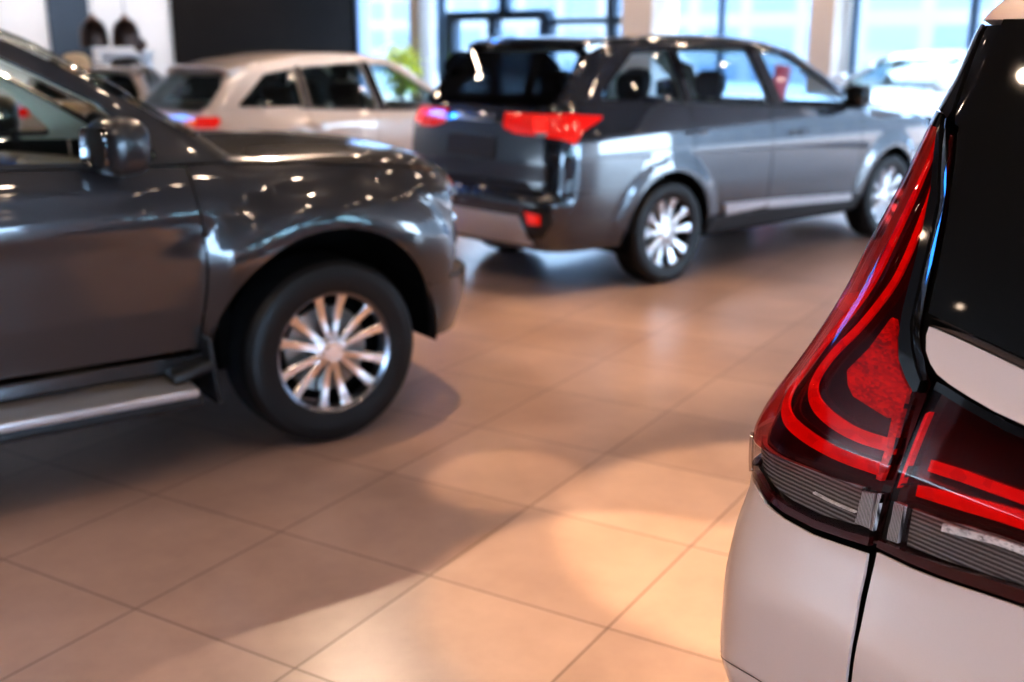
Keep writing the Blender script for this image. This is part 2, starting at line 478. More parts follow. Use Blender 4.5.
def car(S, label, cat, loc, az, group=None, name='car'):
    root = empty(name, loc, R(90-az)); tag(root, label, cat, group)
    B = S['body']; res = S.get('res', .045); pt = S['paint']; wb = S['wb']; fx, rx = wb/2, -wb/2
    Rt, ra, zr = S['Rt'], S['ra'], S['zr']; g = S.get('gap', .004)
    gl = S.get('glass', M['glass']); glr = S.get('glass_rear', gl)
    belt = Curve1(S['belt']); hood = Curve1(S['hood']); apil = S['apil']; rail = S['rail']; dpil = S['dpil']
    xf, xb, xd = S['cuts']                       # door cuts: front, B, rear (at the belt)
    td = S.get('td', 48.)                         # where the rear door cut meets the arch
    xn, zn = S['hood'][0]; xc, zc = S['hood'][-1]
    bz = S['bz']                                  # bumper top at the arches (front, rear)
    side_of = {-1: B.side(-1), 1: B.side(1)}
    fm, rm, tm = B.endm(False), B.endm(True), B.topm()
    def bl(a, b, n=12): return [(x, float(belt(x))) for x in np.linspace(a, b, n)]
    def off_rear(cv): return B.side(1)(np.array(cv, float))
    for sg in (-1, 1):
        mp = side_of[sg]
        am = Rt+.015
        dl = math.degrees(math.asin(min(1, (am-zr)/ra)))
        # fender
        af = math.degrees(math.asin((bz[0]-am)/ra))
        xnn = S.get('xfen', xn-.12)
        P = [(xf+g, zr)]+[(xf+g+S.get('bow', 0.)*math.sin(t*PI), zr+(float(belt(xf))-g-zr)*t) for t in np.linspace(.1, 1, 8)]
        P += [q for q in bl(xf+g, xc, 4)[1:]]
        P += [(x, float(hood(x))-g) for x in np.linspace(xc, xnn, 16)]
        P += [(xnn+.02, bz[0]+.12), (xnn-.04, bz[0]+g)]
        P += arc(fx, am, ra, af+1, 180+dl, 28)
        panel(B, mp, P, 'fender', pt, root, res)
        # doors
        P = [(xf-g, zr+.02)]+[(xf-g+S.get('bow', 0.)*math.sin(t*PI), zr+.02+(float(belt(xf))-g-zr-.02)*t) for t in np.linspace(.1, 1, 8)]+bl(xf-g, xb+g)[1:]+[(xb+g, zr+.02)]
        panel(B, mp, [(a, b-.002) for a, b in P], 'door', pt, root, res)
        xa = rx+ra*math.cos(R(td)); za = am+ra*math.sin(R(td))
        P = [(xb-g, zr+.02)]+[(xb-g, float(belt(xb))-g)]+bl(xb-g, xd+g)[1:]+[(xd+g, za+.25), (xa+g*1.5, za+g)]
        P += arc(rx, am, ra+g, td-1, -dl+2, 14)
        panel(B, mp, P, 'rear_door', pt, root, res)
        # sill
        P = [(fx-ra*math.cos(R(dl))-.005, zr-.005), (rx+ra*math.cos(R(dl))+.005, zr-.005), (rx+ra*math.cos(R(dl))+.03, zr-S['sill']), (fx-ra*math.cos(R(dl))-.03, zr-S['sill'])]
        panel(B, mp, P, 'sill', S.get('sillmat', pt), root, res)
        # quarter panel up to the corner
        ar = math.degrees(math.asin((bz[1]-am)/ra))
        xq = S['xq']
        P = bl(xd-g, xq, 10)+[(xq, bz[1]+g)]+arc(rx, am, ra, 180-ar, td, 24)+[(xa-g, za+g), (xd-g, za+.25)]
        panel(B, mp, P, 'quarter_panel', pt, root, res)
        # corner between quarter panel and tailgate
        Uq = float(B.Ux(xq)) if not B.follow else 1.; yt = S['yt']
        P = [(sg*(Uq-.0005), float(belt(xq))), (sg*(Uq-.0005), bz[1]+g), (sg*(yt(bz[1])+g), bz[1]+g)]+[(sg*(yt(z)+g), z) for z in np.linspace(bz[1]+.1, S['zbelt_r'], 6)]
        if not S.get('custom_rear'): panel(B, rm, P, 'rear_corner_panel', pt, root, res)
        # greenhouse side with window openings
        P = bl(xc, S['belt'][0][0] if S['belt'][0][0] < xc else S['dx'], 16)[:-1]
        P = [(x, z+g) for x, z in P]+[tuple(q) for q in dpil[::-1]]+[tuple(q) for q in rail[::-1]]+[tuple(q) for q in apil[::-1]]
        wins = [fillet(w, .035) for w in S['windows']]
        panel(B, mp, P, 'window_frame', S.get('framemat', pt), root, res, holes=wins, lip=.02)
        lin = [(w.mean(0)+(w-w.mean(0))*1.01) for w in wins]
        panel(B, mp, P, 'cabin_lining', S.get('lining', M['lining']), root, res*1.5, holes=lin, lip=0, off=-.04)
        for i, w in enumerate(wins):
            c = w.mean(0)
            panel(B, mp, c+(w-c)*1.02, 'side_window', gl if i < S.get('nclear', 2) else glr, root, res*1.3, lip=0, off=-.007)
        for w in S.get('pillars', ()):
            panel(B, mp, w, 'door_pillar', M['gloss'], root, res, off=.0015, lip=.004)
        if S.get('weatherstrip', True):
            w = strip(bl(xc-.05, S['windows'][-1][0][0]-.05, 6), .018); w[:, 1] += .012
            panel(B, mp, w, 'belt_trim', S.get('beltmat', M['black']), root, res, off=.006, lip=.008)
        # wheel house liner
        for cx in (fx, rx):
            V = []; F = []
            yo = float(B.plan(cx))-.03; n = 24
            for i in range(n+1):
                a = R(-6+204*i/n)
                for yy in (yo, yo-.42): V.append((cx+(ra+.012)*math.cos(a), sg*yy, am+(ra+.012)*math.sin(a)))
            for i in range(n): F.append((2*i, 2*i+1, 2*i+3, 2*i+2))
            F.append(tuple(2*i+1 for i in range(n+1)))
            mkobj('wheel_arch_liner', V, F, M['void'], root, smooth=False)
            wheel(root, cx, sg*S['yo'], sg, Rt, S['tw'], S['rr'], S['wheel'])
        # handles
        for hx, hz in S.get('handles', ()):
            q = B.side(sg)(np.array([(hx-.11, hz), (hx-.07, hz), (hx, hz), (hx+.07, hz), (hx+.11, hz)]))
            o = np.array([.0, .03, .04, .03, .0])
            q[:, 1] += sg*o
            tube('door_handle', q, .013, S.get('handlemat', pt), root, 10)
        # mirror
        mx, mz = S['mirror']; q = B.side(sg)(np.array([(mx, mz)]))[0]
        mo = blob('door_mirror', (mx-.01, q[1]+sg*.13, mz+.03), S.get('mirror_size', (.07, .10, .085)), S.get('mirrormat', pt), root, 3.0, Matrix.Rotation(R(sg*-12), 3, 'Z'))
        tube('mirror_arm', [(mx+.02, q[1]-sg*.02, mz-.05), (mx+.01, q[1]+sg*.08, mz-.045), (mx, q[1]+sg*.11, mz-.03)], .028, M['black'], mo, 10)
        bm = bmesh.new(); add_box(bm, (mx-.078, q[1]+sg*.135, mz+.03), (.012, .165, .135), Matrix.Rotation(R(sg*-12), 3, 'Z'), .03)
        bmobj('mirror_glass', bm, M['mirror'], mo, angle=40)
        # lamps at the front corner
        for nm, P, m_, of in S.get('front_lamps', ()):
            panel(B, fm, [(sg*a, b) for a, b in P], nm, m_, root, res*.6, off=of, lip=.012)
        for nm, P, m_, of in S.get('rear_lamps', ()):
            panel(B, rm, [(sg*a, b) for a, b in P], nm, m_, root, res*.5, off=of, lip=.014)
        for nm, P, m_, of in S.get('side_bits', ()):
            panel(B, mp, P, nm, m_, root, res*.7, off=of, lip=.02)
    # ---- pieces across the car
    H = tm  # hood, windscreen, roof are laid from above
    def edge(curve): return B.side(1)(np.array(curve, float))[:, :2]
    hx = np.linspace(xn-.03, xc, 16); E = edge([(x, float(hood(x))) for x in hx])
    nose = [(xn+S.get('nosebulge', .10)*(1-(t*t)), E[0, 1]*t) for t in np.linspace(1, -1, 13)]
    cowl = [(xc+S.get('cowlbulge', .12)*(1-t*t), E[-1, 1]*t) for t in np.linspace(-1, 1, 13)]
    P = list(map(tuple, E[::-1]-[0, .004]))[1:]+nose[1:-1]+[(a, -b+.004) for a, b in E][:-1]+[(a-.0, b) for a, b in cowl]
    panel(B, H, P, 'hood', pt, root, res)
    A = edge(apil)
    rb = S.get('roofbulge', .10); rf = [(A[-1, 0]+rb*(1-t*t), A[-1, 1]*t) for t in np.linspace(1, -1, 13)]
    P = [(a-.012, b) for a, b in cowl]+list(map(tuple, A-[0, .006]))[1:]+[(a+.004, b) for a, b in rf[1:-1]]+[(a, -b+.006) for a, b in A[::-1]][:-1]
    panel(B, H, P, 'windscreen', gl, root, res*1.3, off=-.004, lip=0)
    # dark border where the glass meets the hood
    P = [(a-.005, b) for a, b in cowl]+[(a-.10, b) for a, b in cowl[::-1]]
    panel(B, H, P, 'cowl_cover', M['black'], root, res, off=.002, lip=.004)
    Rl = edge(rail)
    P = [(a-.004, b) for a, b in rf]+[(a, -b+.004) for a, b in Rl[1:]]+[(Rl[-1, 0]-.04*(1-t*t), Rl[-1, 1]*t) for t in np.linspace(-1, 1, 11)][1:-1]+[(a, b-.004) for a, b in Rl[::-1]][:-1]
    panel(B, H, P, 'roof', S.get('roofmat', pt), root, res)
    panel(B, H, np.array(P)*[1, .97], 'headliner', S.get('lining', M['lining']), root, res*1.5, lip=0, off=-.05)
    # rear: glass, tailgate, bumpers
    D = off_rear(dpil); px, py, rc = B.pr
    def Uof(Pt):
        y = np.abs(Pt[:, 1]); th = np.arctan2(px-Pt[:, 0], np.maximum(y-py, 1e-6)); th = np.where(y > py, PI/2-th, PI/2)
        return np.where(y > py, py+rc*np.clip(PI/2-np.arctan2(px-Pt[:, 0], np.maximum(y-py, 1e-6)), 0, PI/2), y)
    DU = Uof(D); Z = D[:, 2]
    zt, zg = S['glass_top'], S['glass_bot']
    P = [(float(np.interp(-z, -Z, DU))-.012, z) for z in np.linspace(zt, zg, 10)]
    P = P+[(-u, z) for u, z in P[::-1]]
    cr = S.get('custom_rear')
    if not cr: panel(B, rm, fillet(P, .04), 'rear_glass', S.get('glass_back', glr), root, res, off=-.003, lip=.004)
    yt = S['yt']; zb = bz[1]
    P = [(yt(z), z) for z in np.linspace(zb+.012, zg-.012, 10)]
    P = P+[(-u, z) for u, z in P[::-1]]
    if not cr: panel(B, rm, P, 'tailgate', pt, root, res)
    # strip between tailgate and glass corner on each side is covered by the lamps / frame; bumpers:
    def bumper(rear):
        m_ = rm if rear else fm; cx = rx if rear else fx; zt_ = bz[1] if rear else bz[0]
        am = Rt+.015; a0 = math.degrees(math.asin((zt_-am)/ra)); zlo = S['bumper_low'][1 if rear else 0]
        a1 = -math.degrees(math.asin(min(.95, (am-zlo)/ra)))
        A_ = [(cx+(-1 if rear else 1)*ra*math.cos(R(a)), am+ra*math.sin(R(a))) for a in np.linspace(a0, a1, 12)]
        Rr = [(float(B.Ux(x, rear)), z) for x, z in A_]
        c = S.get('bumper_top_mid', (zt_, zt_))[1 if rear else 0]
        topl = [(Rr[0][0]*t, c+(zt_-c)*t**4) for t in np.linspace(-1, 1, 21)]
        P = Rr+[(u*t, zlo) for u, t in ((Rr[-1][0], s) for s in np.linspace(.95, -.95, 12))]+[(-u, z) for u, z in Rr[::-1]]+topl[1:-1]
        panel(B, m_, P, 'rear_bumper' if rear else 'front_bumper', pt, root, res, lip=.02)
    if not cr: bumper(True)
    bumper(False)
    for nm, P, m_, of in S.get('rear_bits', ()):
        panel(B, rm, P, nm, m_, root, res*.6, off=of, lip=.02)
    for nm, P, m_, of in S.get('front_bits', ()):
        panel(B, fm, P, nm, m_, root, res*.7, off=of, lip=.02)
    # spoiler over the rear glass
    if S.get('spoiler'):
        xe, ze, le, hw_ = S['spoiler']; V = []; F = []; n = 25
        for i in range(n):
            t = -1+2*i/(n-1); y = hw_*t; k = 1-.15*t**4; dz = -B.crown*y*y-(.03*t**6)
            for (a, b) in ((.16, .006), (.0, .014), (-le*k, .0), (-le*k-.004, -.022), (-.04, -.05), (.03, -.055)):
                V.append((xe+a-.05*(0)+.06*t*t, y, ze+b+dz))
        for i in range(n-1):
            for j in range(6):
                j2 = (j+1) % 6; F.append((i*6+j, i*6+j2, (i+1)*6+j2, (i+1)*6+j))
        F += [tuple(range(6))[::-1], tuple((n-1)*6+j for j in range(6))]
        bm = bmesh.new(); bv = [bm.verts.new(v) for v in V]
        for f in F: bm.faces.new([bv[k] for k in f])
        bmesh.ops.recalc_face_normals(bm, faces=bm.faces); bmobj('roof_spoiler', bm, S.get('roofmat', pt), root, angle=40)
    if S.get('rails'):
        for sg in (-1, 1):
            q = B.side(sg)(np.array(rail)); q[:, 1] -= sg*.05; zz = B.topm()(q[:, :2])[:, 2]
            pts = [(a[0], a[1], z+(.035 if 0 < i < len(q)-1 else .0)) for i, (a, z) in enumerate(zip(q, zz))]
            tube('roof_rail', spline(pts, 6), .017, S['rails'], root, 10)
    # floor, firewall and dark inner faces
    bm = bmesh.new()
    yi = B.W-.5
    add_box(bm, (0, 0, .30), (wb+1.2, yi*2, .12)); add_box(bm, (0, 0, .32), (wb-2*ra-.1, B.W*2-.22, .12))
    bmobj('underbody', bm, M['void'], root)
    box('bulkhead', (xc-.02, 0, (zc+.3)/2), (.05, B.W*2-.3, zc-.42), M['void'], root)
    bm = bmesh.new(); add_box(bm, (xc-.32, 0, zc-.16), (.5, B.W*2-.36, .2), Matrix.Rotation(R(8), 3, 'Y'), .06)
    bmobj('dashboard', bm, M['black'], root, angle=50)
    # steering wheel
    bm = bmesh.new(); sw = S.get('steer', 1)
    V = []; 
    bm.free()
    c = Vector((xc-.72, sw*.37, zc-.12)); pts = []
    for i in range(25):
        a = 2*PI*i/24; pts.append(c+Vector((.07*math.sin(a), .185*math.cos(a), .172*math.sin(a))))
    st = tube('steering_wheel', pts, .015, M['black'], root, 8)
    tube('steering_column', [c, c+Vector((.3, 0, -.1))], .03, M['black'], st, 8)
    sm = S.get('seatmat', M['seat']); sx = S.get('seats', (.05, -.8)); zs = S.get('zseat', .66)
    for y in (-.37, .37):
        seat(root, sx[0], y, S.get('seat_near', sm) if y < 0 else sm, zs, S.get('headrest') if y < 0 else None)
        seat(root, sx[1], y, sm, zs)
    return root
# ------------------------------------------------------------------ car shapes
def const(v): return lambda z: v
def spec_wagon(sz=1., hi=None, drop=0., paint_m=None, W=.9, L=1., **kw):
    """tall five-door body; z heights scaled by sz above the sills"""
    hi = sz if hi is None else hi
    k = lambda z: z if z < .5 else (.5+(z-.5)*sz if z < 1.15 else .5+.65*sz+(z-1.15)*hi)
    up = lambda z: min(1, max(0, (z-1.15)/.4))
    Z = lambda pts: [(x*L, k(z)-drop*min(1, max(0, (-x-.5)/1.4))**1.5*up(z)) for x, z in pts]
    zf = lambda pts: [(k(z), v) for z, v in pts]; zr = lambda pts: [(k(z)-drop*up(z), v) for z, v in pts]
    body = Body(
        top=Z([(2.5, .55), (2.27, .86), (2.2, .95), (2.0, 1.025), (1.6, 1.08), (1.2, 1.11), (1.04, 1.125), (.8, 1.25), (.45, 1.44), (.2, 1.565), (0, 1.61), (-.3, 1.645), (-.8, 1.665), (-1.4, 1.65), (-1.9, 1.61), (-2.6, 1.53)]),
        plan=[(2.4*L, W-.14), (1.9*L, W-.05), (1.3*L, W-.012), (0, W), (-1.3*L, W-.008), (-1.9*L, W-.035), (-2.4*L, W-.09)],
        sec=zf([(.2, -.11), (.36, -.05), (.5, -.022), (.66, -.004), (.85, 0), (1.0, -.008), (1.1, -.035), (1.18, -.06), (1.26, -.088), (1.4, -.145), (1.55, -.215), (1.68, -.29)]),
        rear=zr([(.2, -2.22*L), (.36, -2.33*L), (.5, -2.37*L), (.62, -2.37*L), (.7, -2.335*L), (.9, -2.325*L), (1.08, -2.30*L), (1.2, -2.255*L), (1.28, -2.19*L), (1.4, -2.08*L), (1.57, -1.91*L), (1.7, -1.78*L)]),
        front=zf([(.2, 2.14*L), (.35, 2.24*L), (.55, 2.27*L), (.75, 2.265*L), (.9, 2.22*L), (1.05, 2.1*L), (1.3, 1.8*L)]),
        bottom=((-9, .2), (9, .2)), crown=.045, rp=.10, fp=.16, ks=.10, ke=.16,
        gplan=[(1.2*L, -.06), (.4*L, 0), (-1.2*L, 0), (-2.2*L, -.03)],
        wheels=((1.335*L, .36, .42, .022, .13), (-1.335*L, .36, .42, .022, .13)))
    S = dict(body=body, paint=paint_m, wb=2.67*L, Rt=.352, ra=.40, zr=.40, sill=.12, yo=W-.015, tw=.225, rr=.245, wheel='ten',
        belt=Z([(-2.4, 1.245), (-2.0, 1.235), (-1.3, 1.20), (-.3, 1.145), (.84, 1.09), (1.04, 1.085)]),
        hood=Z([(2.12, .90), (1.9, .965), (1.5, 1.03), (1.04, 1.085)]),
        apil=Z([(1.04, 1.09), (.86, 1.19), (.5, 1.40), (.18, 1.56), (.1, 1.585)]),
        rail=Z([(.1, 1.585), (-.2, 1.61), (-.7, 1.63), (-1.2, 1.625), (-1.6, 1.605), (-1.84, 1.585)]),
        dpil=Z([(-1.84, 1.585), (-1.95, 1.47), (-2.07, 1.34), (-2.16, 1.245)]), dx=-2.16*L,
        cuts=(.86*L, -.28*L, -1.12*L), bz=(.62, k(.68)), xq=-1.95*L, yt=lambda z: .70+.0*z, zbelt_r=k(1.24)-drop*up(1.24),
        glass_top=k(1.545)-drop, glass_bot=k(1.215)-drop*up(1.215), bumper_low=(.25, .30), mirror=(.66*L, k(1.17)),
        windows=[Z([(.82, 1.105), (-.13, 1.16), (-.23, 1.55), (.03, 1.535)]), Z([(-.26, 1.165), (-1.08, 1.21), (-1.10, 1.555), (-.36, 1.565)]),
                 Z([(-1.16, 1.215), (-1.90, 1.25), (-1.80, 1.33), (-1.52, 1.535), (-1.18, 1.552)])],
        pillars=[Z([(-.14, 1.15), (-.25, 1.155), (-.35, 1.572), (-.24, 1.562)]), Z([(-1.09, 1.20), (-1.15, 1.205), (-1.17, 1.56), (-1.11, 1.565)])],
        handles=Z([(.02, .955), (-1.1, 1.01)]),
        spoiler=(-1.84*L, k(1.625)-drop*.9, .10, .60), seats=(0, -.85))
    S.update(kw); return S

def spec_suv():
    P = M['paint_grey']
    W = .868
    def shoulder(x, z):     # hollow above the front flare, crease along the doors
        return -.012*np.exp(-((z-.80)/.12)**2)*np.clip((.9-x)/.3, 0, 1)+.012*np.exp(-((z-.98)/.06)**2)*np.clip((.95-x)/.3, 0, 1)
    def flare(x, z):        # broad blister over the front wheel with a firm upper edge
        d = np.hypot((x-1.4)*.93, z-.40); t = np.clip((.71-d)/.20, 0, 1); t = t*(1.7-.7*t)*np.clip(t/.16, 0, 1)**.6
        low = np.clip((z-.50)/.35, 0, 1); low = low*low*(3-2*low)
        return t*(.012+.050*np.where(x < 1.4, low, .5+.5*low))*np.clip((x-.87)/.10, 0, 1)
    body = Body(
        top=[(2.6, .7), (2.3, 1.00), (2.2, 1.10), (2.0, 1.165), (1.6, 1.20), (1.2, 1.205), (1.08, 1.215), (.95, 1.31), (.62, 1.52), (.32, 1.68), (.12, 1.735), (-.3, 1.765), (-1., 1.755), (-1.8, 1.72), (-2.6, 1.62)],
        plan=[(2.4, W-.13), (2.1, W-.06), (1.8, W-.02), (1.4, W), (0, W), (-1.4, W), (-2., W-.03), (-2.5, W-.1)],
        sec=[(.2, -.10), (.38, -.06), (.5, -.052), (.66, -.028), (.86, 0), (1.0, 0), (1.1, -.012), (1.18, -.04), (1.26, -.075), (1.4, -.12), (1.6, -.19), (1.75, -.26)],
        rear=[(.2, -2.3), (.4, -2.4), (.6, -2.44), (.8, -2.42), (1.1, -2.38), (1.3, -2.31), (1.6, -2.16), (1.8, -2.05)],
        front=[(.2, 2.12), (.36, 2.23), (.5, 2.29), (.65, 2.29), (.85, 2.25), (1.0, 2.21), (1.12, 2.1), (1.3, 1.9)],
        bottom=((-9, .24), (9, .24)), crown=.05, rp=.10, fp=.20, ks=.075, ke=.16, gplan=[(1.2, -.07), (.4, 0), (-1.2, 0), (-2.2, -.04)],
        wheels=((-1.4, .40, .58, .045, .12),), dents=(shoulder, flare))
    return dict(body=body, paint=P, wb=2.8, Rt=.385, ra=.50, zr=.46, sill=.06, yo=W+.012, tw=.265, rr=.252, wheel='twelve', res=.035, bow=.035,
        belt=[(-2.5, 1.26), (-2., 1.25), (-1., 1.225), (.2, 1.195), (.75, 1.175), (1.02, 1.17)],
        hood=[(2.16, 1.03), (1.95, 1.085), (1.5, 1.135), (1.02, 1.17)],
        apil=[(1.02, 1.175), (.93, 1.265), (.62, 1.45), (.34, 1.605), (.16, 1.685)],
        rail=[(.16, 1.685), (-.2, 1.71), (-.8, 1.715), (-1.4, 1.70), (-1.9, 1.665), (-2.12, 1.63)],
        dpil=[(-2.12, 1.63), (-2.2, 1.5), (-2.28, 1.35), (-2.32, 1.26)], dx=-2.32,
        cuts=(.86, -.25, -1.15), bz=(.60, .66), xq=-2.0, yt=const(.70), zbelt_r=1.255, glass_top=1.60, glass_bot=1.24, bumper_low=(.36, .36),
        mirror=(.60, 1.235), mirrormat=P, xfen=2.02,
        windows=[[(.80, 1.195), (-.12, 1.215), (-.2, 1.63), (.2, 1.615), (.58, 1.41)], [(-.24, 1.22), (-1.1, 1.25), (-1.12, 1.63), (-.32, 1.63)], [(-1.2, 1.255), (-1.85, 1.28), (-1.7, 1.58), (-1.22, 1.62)]],
        pillars=[[(-.13, 1.205), (-.23, 1.21), (-.31, 1.64), (-.21, 1.635)]], handles=[(-.08, 1.03), (-.98, 1.06)], handlemat=M['chrome'],
        spoiler=(-2.1, 1.66, .15, .6), seats=(.0, -.9), zseat=.72, seatmat=M['seat_tan'],
        framemat=P, bumper_top_mid=(.62, .66),
        front_lamps=[('headlamp', [(.50, 1.02), (.62, 1.05), (.92, 1.04), (1.02, 1.01), (.92, .97), (.60, .94)], M['clear_lens'], .004)],
        front_bits=[('grille', [(-.55, .98), (.55, .98), (.50, .70), (.40, .66), (-.40, .66), (-.50, .70)], M['gloss'], .004),
                    ('grille_bar', [(-.55, .93), (.55, .93), (.55, .90), (-.55, .90)], M['chrome'], .016), ('grille_bar', [(-.53, .84), (.53, .84), (.53, .81), (-.53, .81)], M['chrome'], .016)],
        rear_lamps=[('tail_lamp', [(.60, 1.2), (.95, 1.2), (.90, .75), (.78, .75), (.75, 1.0), (.6, 1.05)], M['red_lens'], .006)])

def spec_mpv_body():
    W = .875
    return Body(
        top=[(2.4, .7), (2.2, .95), (1.9, 1.05), (1.25, 1.15), (.8, 1.42), (.4, 1.63), (0, 1.69), (-.8, 1.74), (-1.6, 1.735), (-1.9, 1.725), (-2.3, 1.69)],
        plan=[(2.4, W-.14), (2., W-.06), (1.4, W-.01), (0, W), (-1.4, W), (-1.8, W-.01), (-2.3, W-.03)],
        sec=MPV_SEC, rear=MPV_REAR,
        front=[(.2, 2.1), (.5, 2.24), (.8, 2.22), (1., 2.1), (1.2, 1.8)],
        bottom=((-9, .24), (9, .24)), crown=.05, rp=.09, fp=.18, ks=.06, ke=.13, gplan=[(1.2, -.07), (.4, 0), (-2.4, 0)],
        wheels=((1.3875, .36, .42, .02, .12), (-1.3875, .36, .42, .02, .12)), follow=.13)
MPV_REAR = [(.2, -2.15), (.4, -2.24), (.55, -2.265), (.68, -2.26), (.78, -2.235), (.86, -2.215), (.95, -2.205), (1.05, -2.185), (1.12, -2.165), (1.2, -2.14), (1.35, -2.085), (1.5, -2.02), (1.62, -1.965), (1.75, -1.9)]
MPV_SEC = [(0.2, -0.1), (0.4, -0.03), (0.55, 0.0438), (0.7, 0.0452), (0.76, 0.0464), (0.82, 0.0376), (0.86, 0.0314), (0.9, 0.0385), (0.94, 0.0413), (0.98, 0.0293), (1.02, 0.0094), (1.08, -0.0263), (1.15, -0.0613), (1.22, -0.09), (1.3, -0.1117), (1.4, -0.1398), (1.5, -0.1598), (1.57, -0.1783), (1.63, -0.1854), (1.67, -0.2007), (1.75, -0.2607)]
MPV_POSE = ((2.62, 2.481), 52.)
# ------------------------------------------------------------------ paints and lamps
M['paint_grey'] = paint('graphite_grey_paint', (.026, .026, .029), .35, .28); M['paint_grey'].node_tree.nodes['Principled BSDF'].inputs['Coat IOR'].default_value = 1.75
M['paint_blue'] = paint('titanium_grey_paint', (.014, .019, .029), .35, .26); M['paint_blue'].node_tree.nodes['Principled BSDF'].inputs['Coat IOR'].default_value = 1.75
M['paint_pearl'] = paint('pearl_beige_paint', (.68, .55, .505), .10, .42, .06, .55); M['paint_pearl'].node_tree.nodes['Principled BSDF'].inputs['Coat Roughness'].default_value = .10
M['paint_cream'] = paint('cream_white_paint', (.72, .60, .52), .05, .3, .04)
M['bright_red'] = pmat('bright_red_lamp_plastic', (.9, .03, .02), .15, coat=1., noise=.2, emit=(1, .03, .02), es=.5)
M['gloss_glass'] = glass('rear_privacy_glass', (.02, .022, .024), 1., ior=1.6)
M['paint_white'] = paint('white_paint', (.85, .86, .88), .0, .25, .02)

# ------------------------------------------------------------------ camera
cam = bpy.data.cameras.new('camera'); co = bpy.data.objects.new('camera', cam); COL.objects.link(co)
CAM_H, PITCH, FPX = 1.62, 15.2, 1110.
co.location = (0, 0, CAM_H); co.rotation_euler = (R(90-PITCH), 0, 0)
cam.sensor_width = 36; cam.lens = 36*FPX/1024; cam.clip_start = .05
cam.dof.use_dof = True; cam.dof.focus_distance = 1.86; cam.dof.aperture_fstop = 2.5; cam.dof.aperture_blades = 0
sc = bpy.context.scene; sc.camera = co
sc.view_settings.view_transform = 'Standard'; sc.view_settings.look = 'Medium High Contrast'; sc.view_settings.exposure = .95
sc.cycles.sample_clamp_indirect = 60.; sc.cycles.caustics_reflective = False; sc.cycles.caustics_refractive = False

# ------------------------------------------------------------------ the grey SUV on the left
SUV = spec_suv()
SUV['mirror_size'] = (.085, .125, .10); SUV['mirrormat'] = pmat('dark_mirror_shell', (.015, .015, .017), .3, coat=.4, noise=.1)
SUV['glass'] = glass('suv_window_glass', (.80, .84, .80), 1., ior=1.5); SUV['lining'] = pmat('pale_cabin_lining', (.72, .66, .54), .7, noise=.06)
suv = car(SUV, 'dark grey off-road SUV on the left with silver running board and twelve-spoke wheel', 'car', (-2.372, 4.267, 0), 54.5, name='suv')
for sg in (-1, 1):
    bm = bmesh.new(); add_box(bm, (-.02, sg*.885, .362), (1.62, .20, .034), Matrix.Rotation(R(sg*-5), 3, 'X'), .008)
    rb = bmobj('running_board', bm, M['silver'], suv, angle=40, label='satin silver running board')
    bm = bmesh.new(); add_box(bm, (-.02, sg*.90, .318), (1.66, .15, .045), None, .015)
    bmobj('step_edge', bm, M['black'], rb, angle=40)
    bm = bmesh.new(); add_box(bm, (.80, sg*.86, .41), (.17, .11, .045), Matrix.Rotation(R(-14), 3, 'Y'), .018)
    bmobj('step_end_cap', bm, M['black'], rb, angle=40)
    bm = bmesh.new(); add_box(bm, (.885, sg*.79, .40), (.02, .22, .26), Matrix.Rotation(R(-6), 3, 'Y'), .008)
    bmobj('mud_flap', bm, M['black'], suv, angle=40)
    for x in (-.5, .45):
        tube('step_bracket', [(x, sg*.55, .36), (x, sg*.72, .33), (x, sg*.86, .33)], .018, M['black'], rb, 8)

# ------------------------------------------------------------------ the grey-blue SUV in the middle
k35 = 1.035
tail = [(.52, 1.165), (.96, 1.17), (1.24, 1.15), (1.23, 1.13), (1.05, 1.06), (.97, .99), (.86, 1.02), (.71, 1.03), (.52, 1.035)]
WAG = spec_wagon(paint_m=M['paint_blue'], L=k35,
    rear_lamps=[('tail_lamp', tail, M['red_lens'], .010),
                ('lamp_window', [(.56, 1.14), (.70, 1.14), (.73, 1.06), (.60, 1.055)], M['bright_red'], .016),
                ('lamp_window', [(.60, 1.055), (.74, 1.06), (.72, 1.03), (.62, 1.03)], M['clear_lens'], .018),
                ('bumper_reflector', [(.57, .56), (.71, .55), (.71, .485), (.60, .48)], M['red_lens'], .008),
                ('fog_bezel', [(.54, .60), (.77, .58), (.80, .50), (.72, .40), (.58, .40)], M['black'], .004)],
    rear_bits=[('tailgate_lamp', [(.30, 1.165), (.515, 1.165), (.515, 1.035), (.42, 1.04), (.31, 1.07)], M['red_lens'], .010),
               ('tailgate_lamp', [(-.30, 1.165), (-.515, 1.165), (-.515, 1.035), (-.42, 1.04), (-.31, 1.07)], M['red_lens'], .010),
               ('tailgate_garnish', [(-.22, 1.15), (.22, 1.15), (.22, 1.10), (-.22, 1.10)], M['chrome'], .012),
               ('number_plate', [(-.25, 1.01), (.25, 1.01), (.25, .87), (-.25, .87)], M['plate'], .008),
               ('tailgate_recess', [(-.55, .74), (.55, .74), (.60, .69), (-.60, .69)], M['black'], .004),
               ('skid_plate', [(-.52, .53), (.52, .53), (.60, .34), (-.60, .34)], M['silver'], .014)],
    side_bits=[('door_strip', [(-.80, .495), (-.30, .48), (-.30, .425), (-.76, .41)], M['silver'], .014),
               ('door_strip', [(-.28, .48), (.84, .425), (.86, .37), (-.28, .415)], M['silver'], .014),
               ('lower_cladding', [(-.92, .40), (.90, .385), (.92, .30), (-.94, .30)], M['black'], .008)],
    sillmat=M['black'], mirrormat=M['black'], glass=glass('wagon_window_glass', (.66, .78, .86), 1., ior=1.5), nclear=2,
    glass_back=M['gloss_glass'], seat_near=M['seat'])
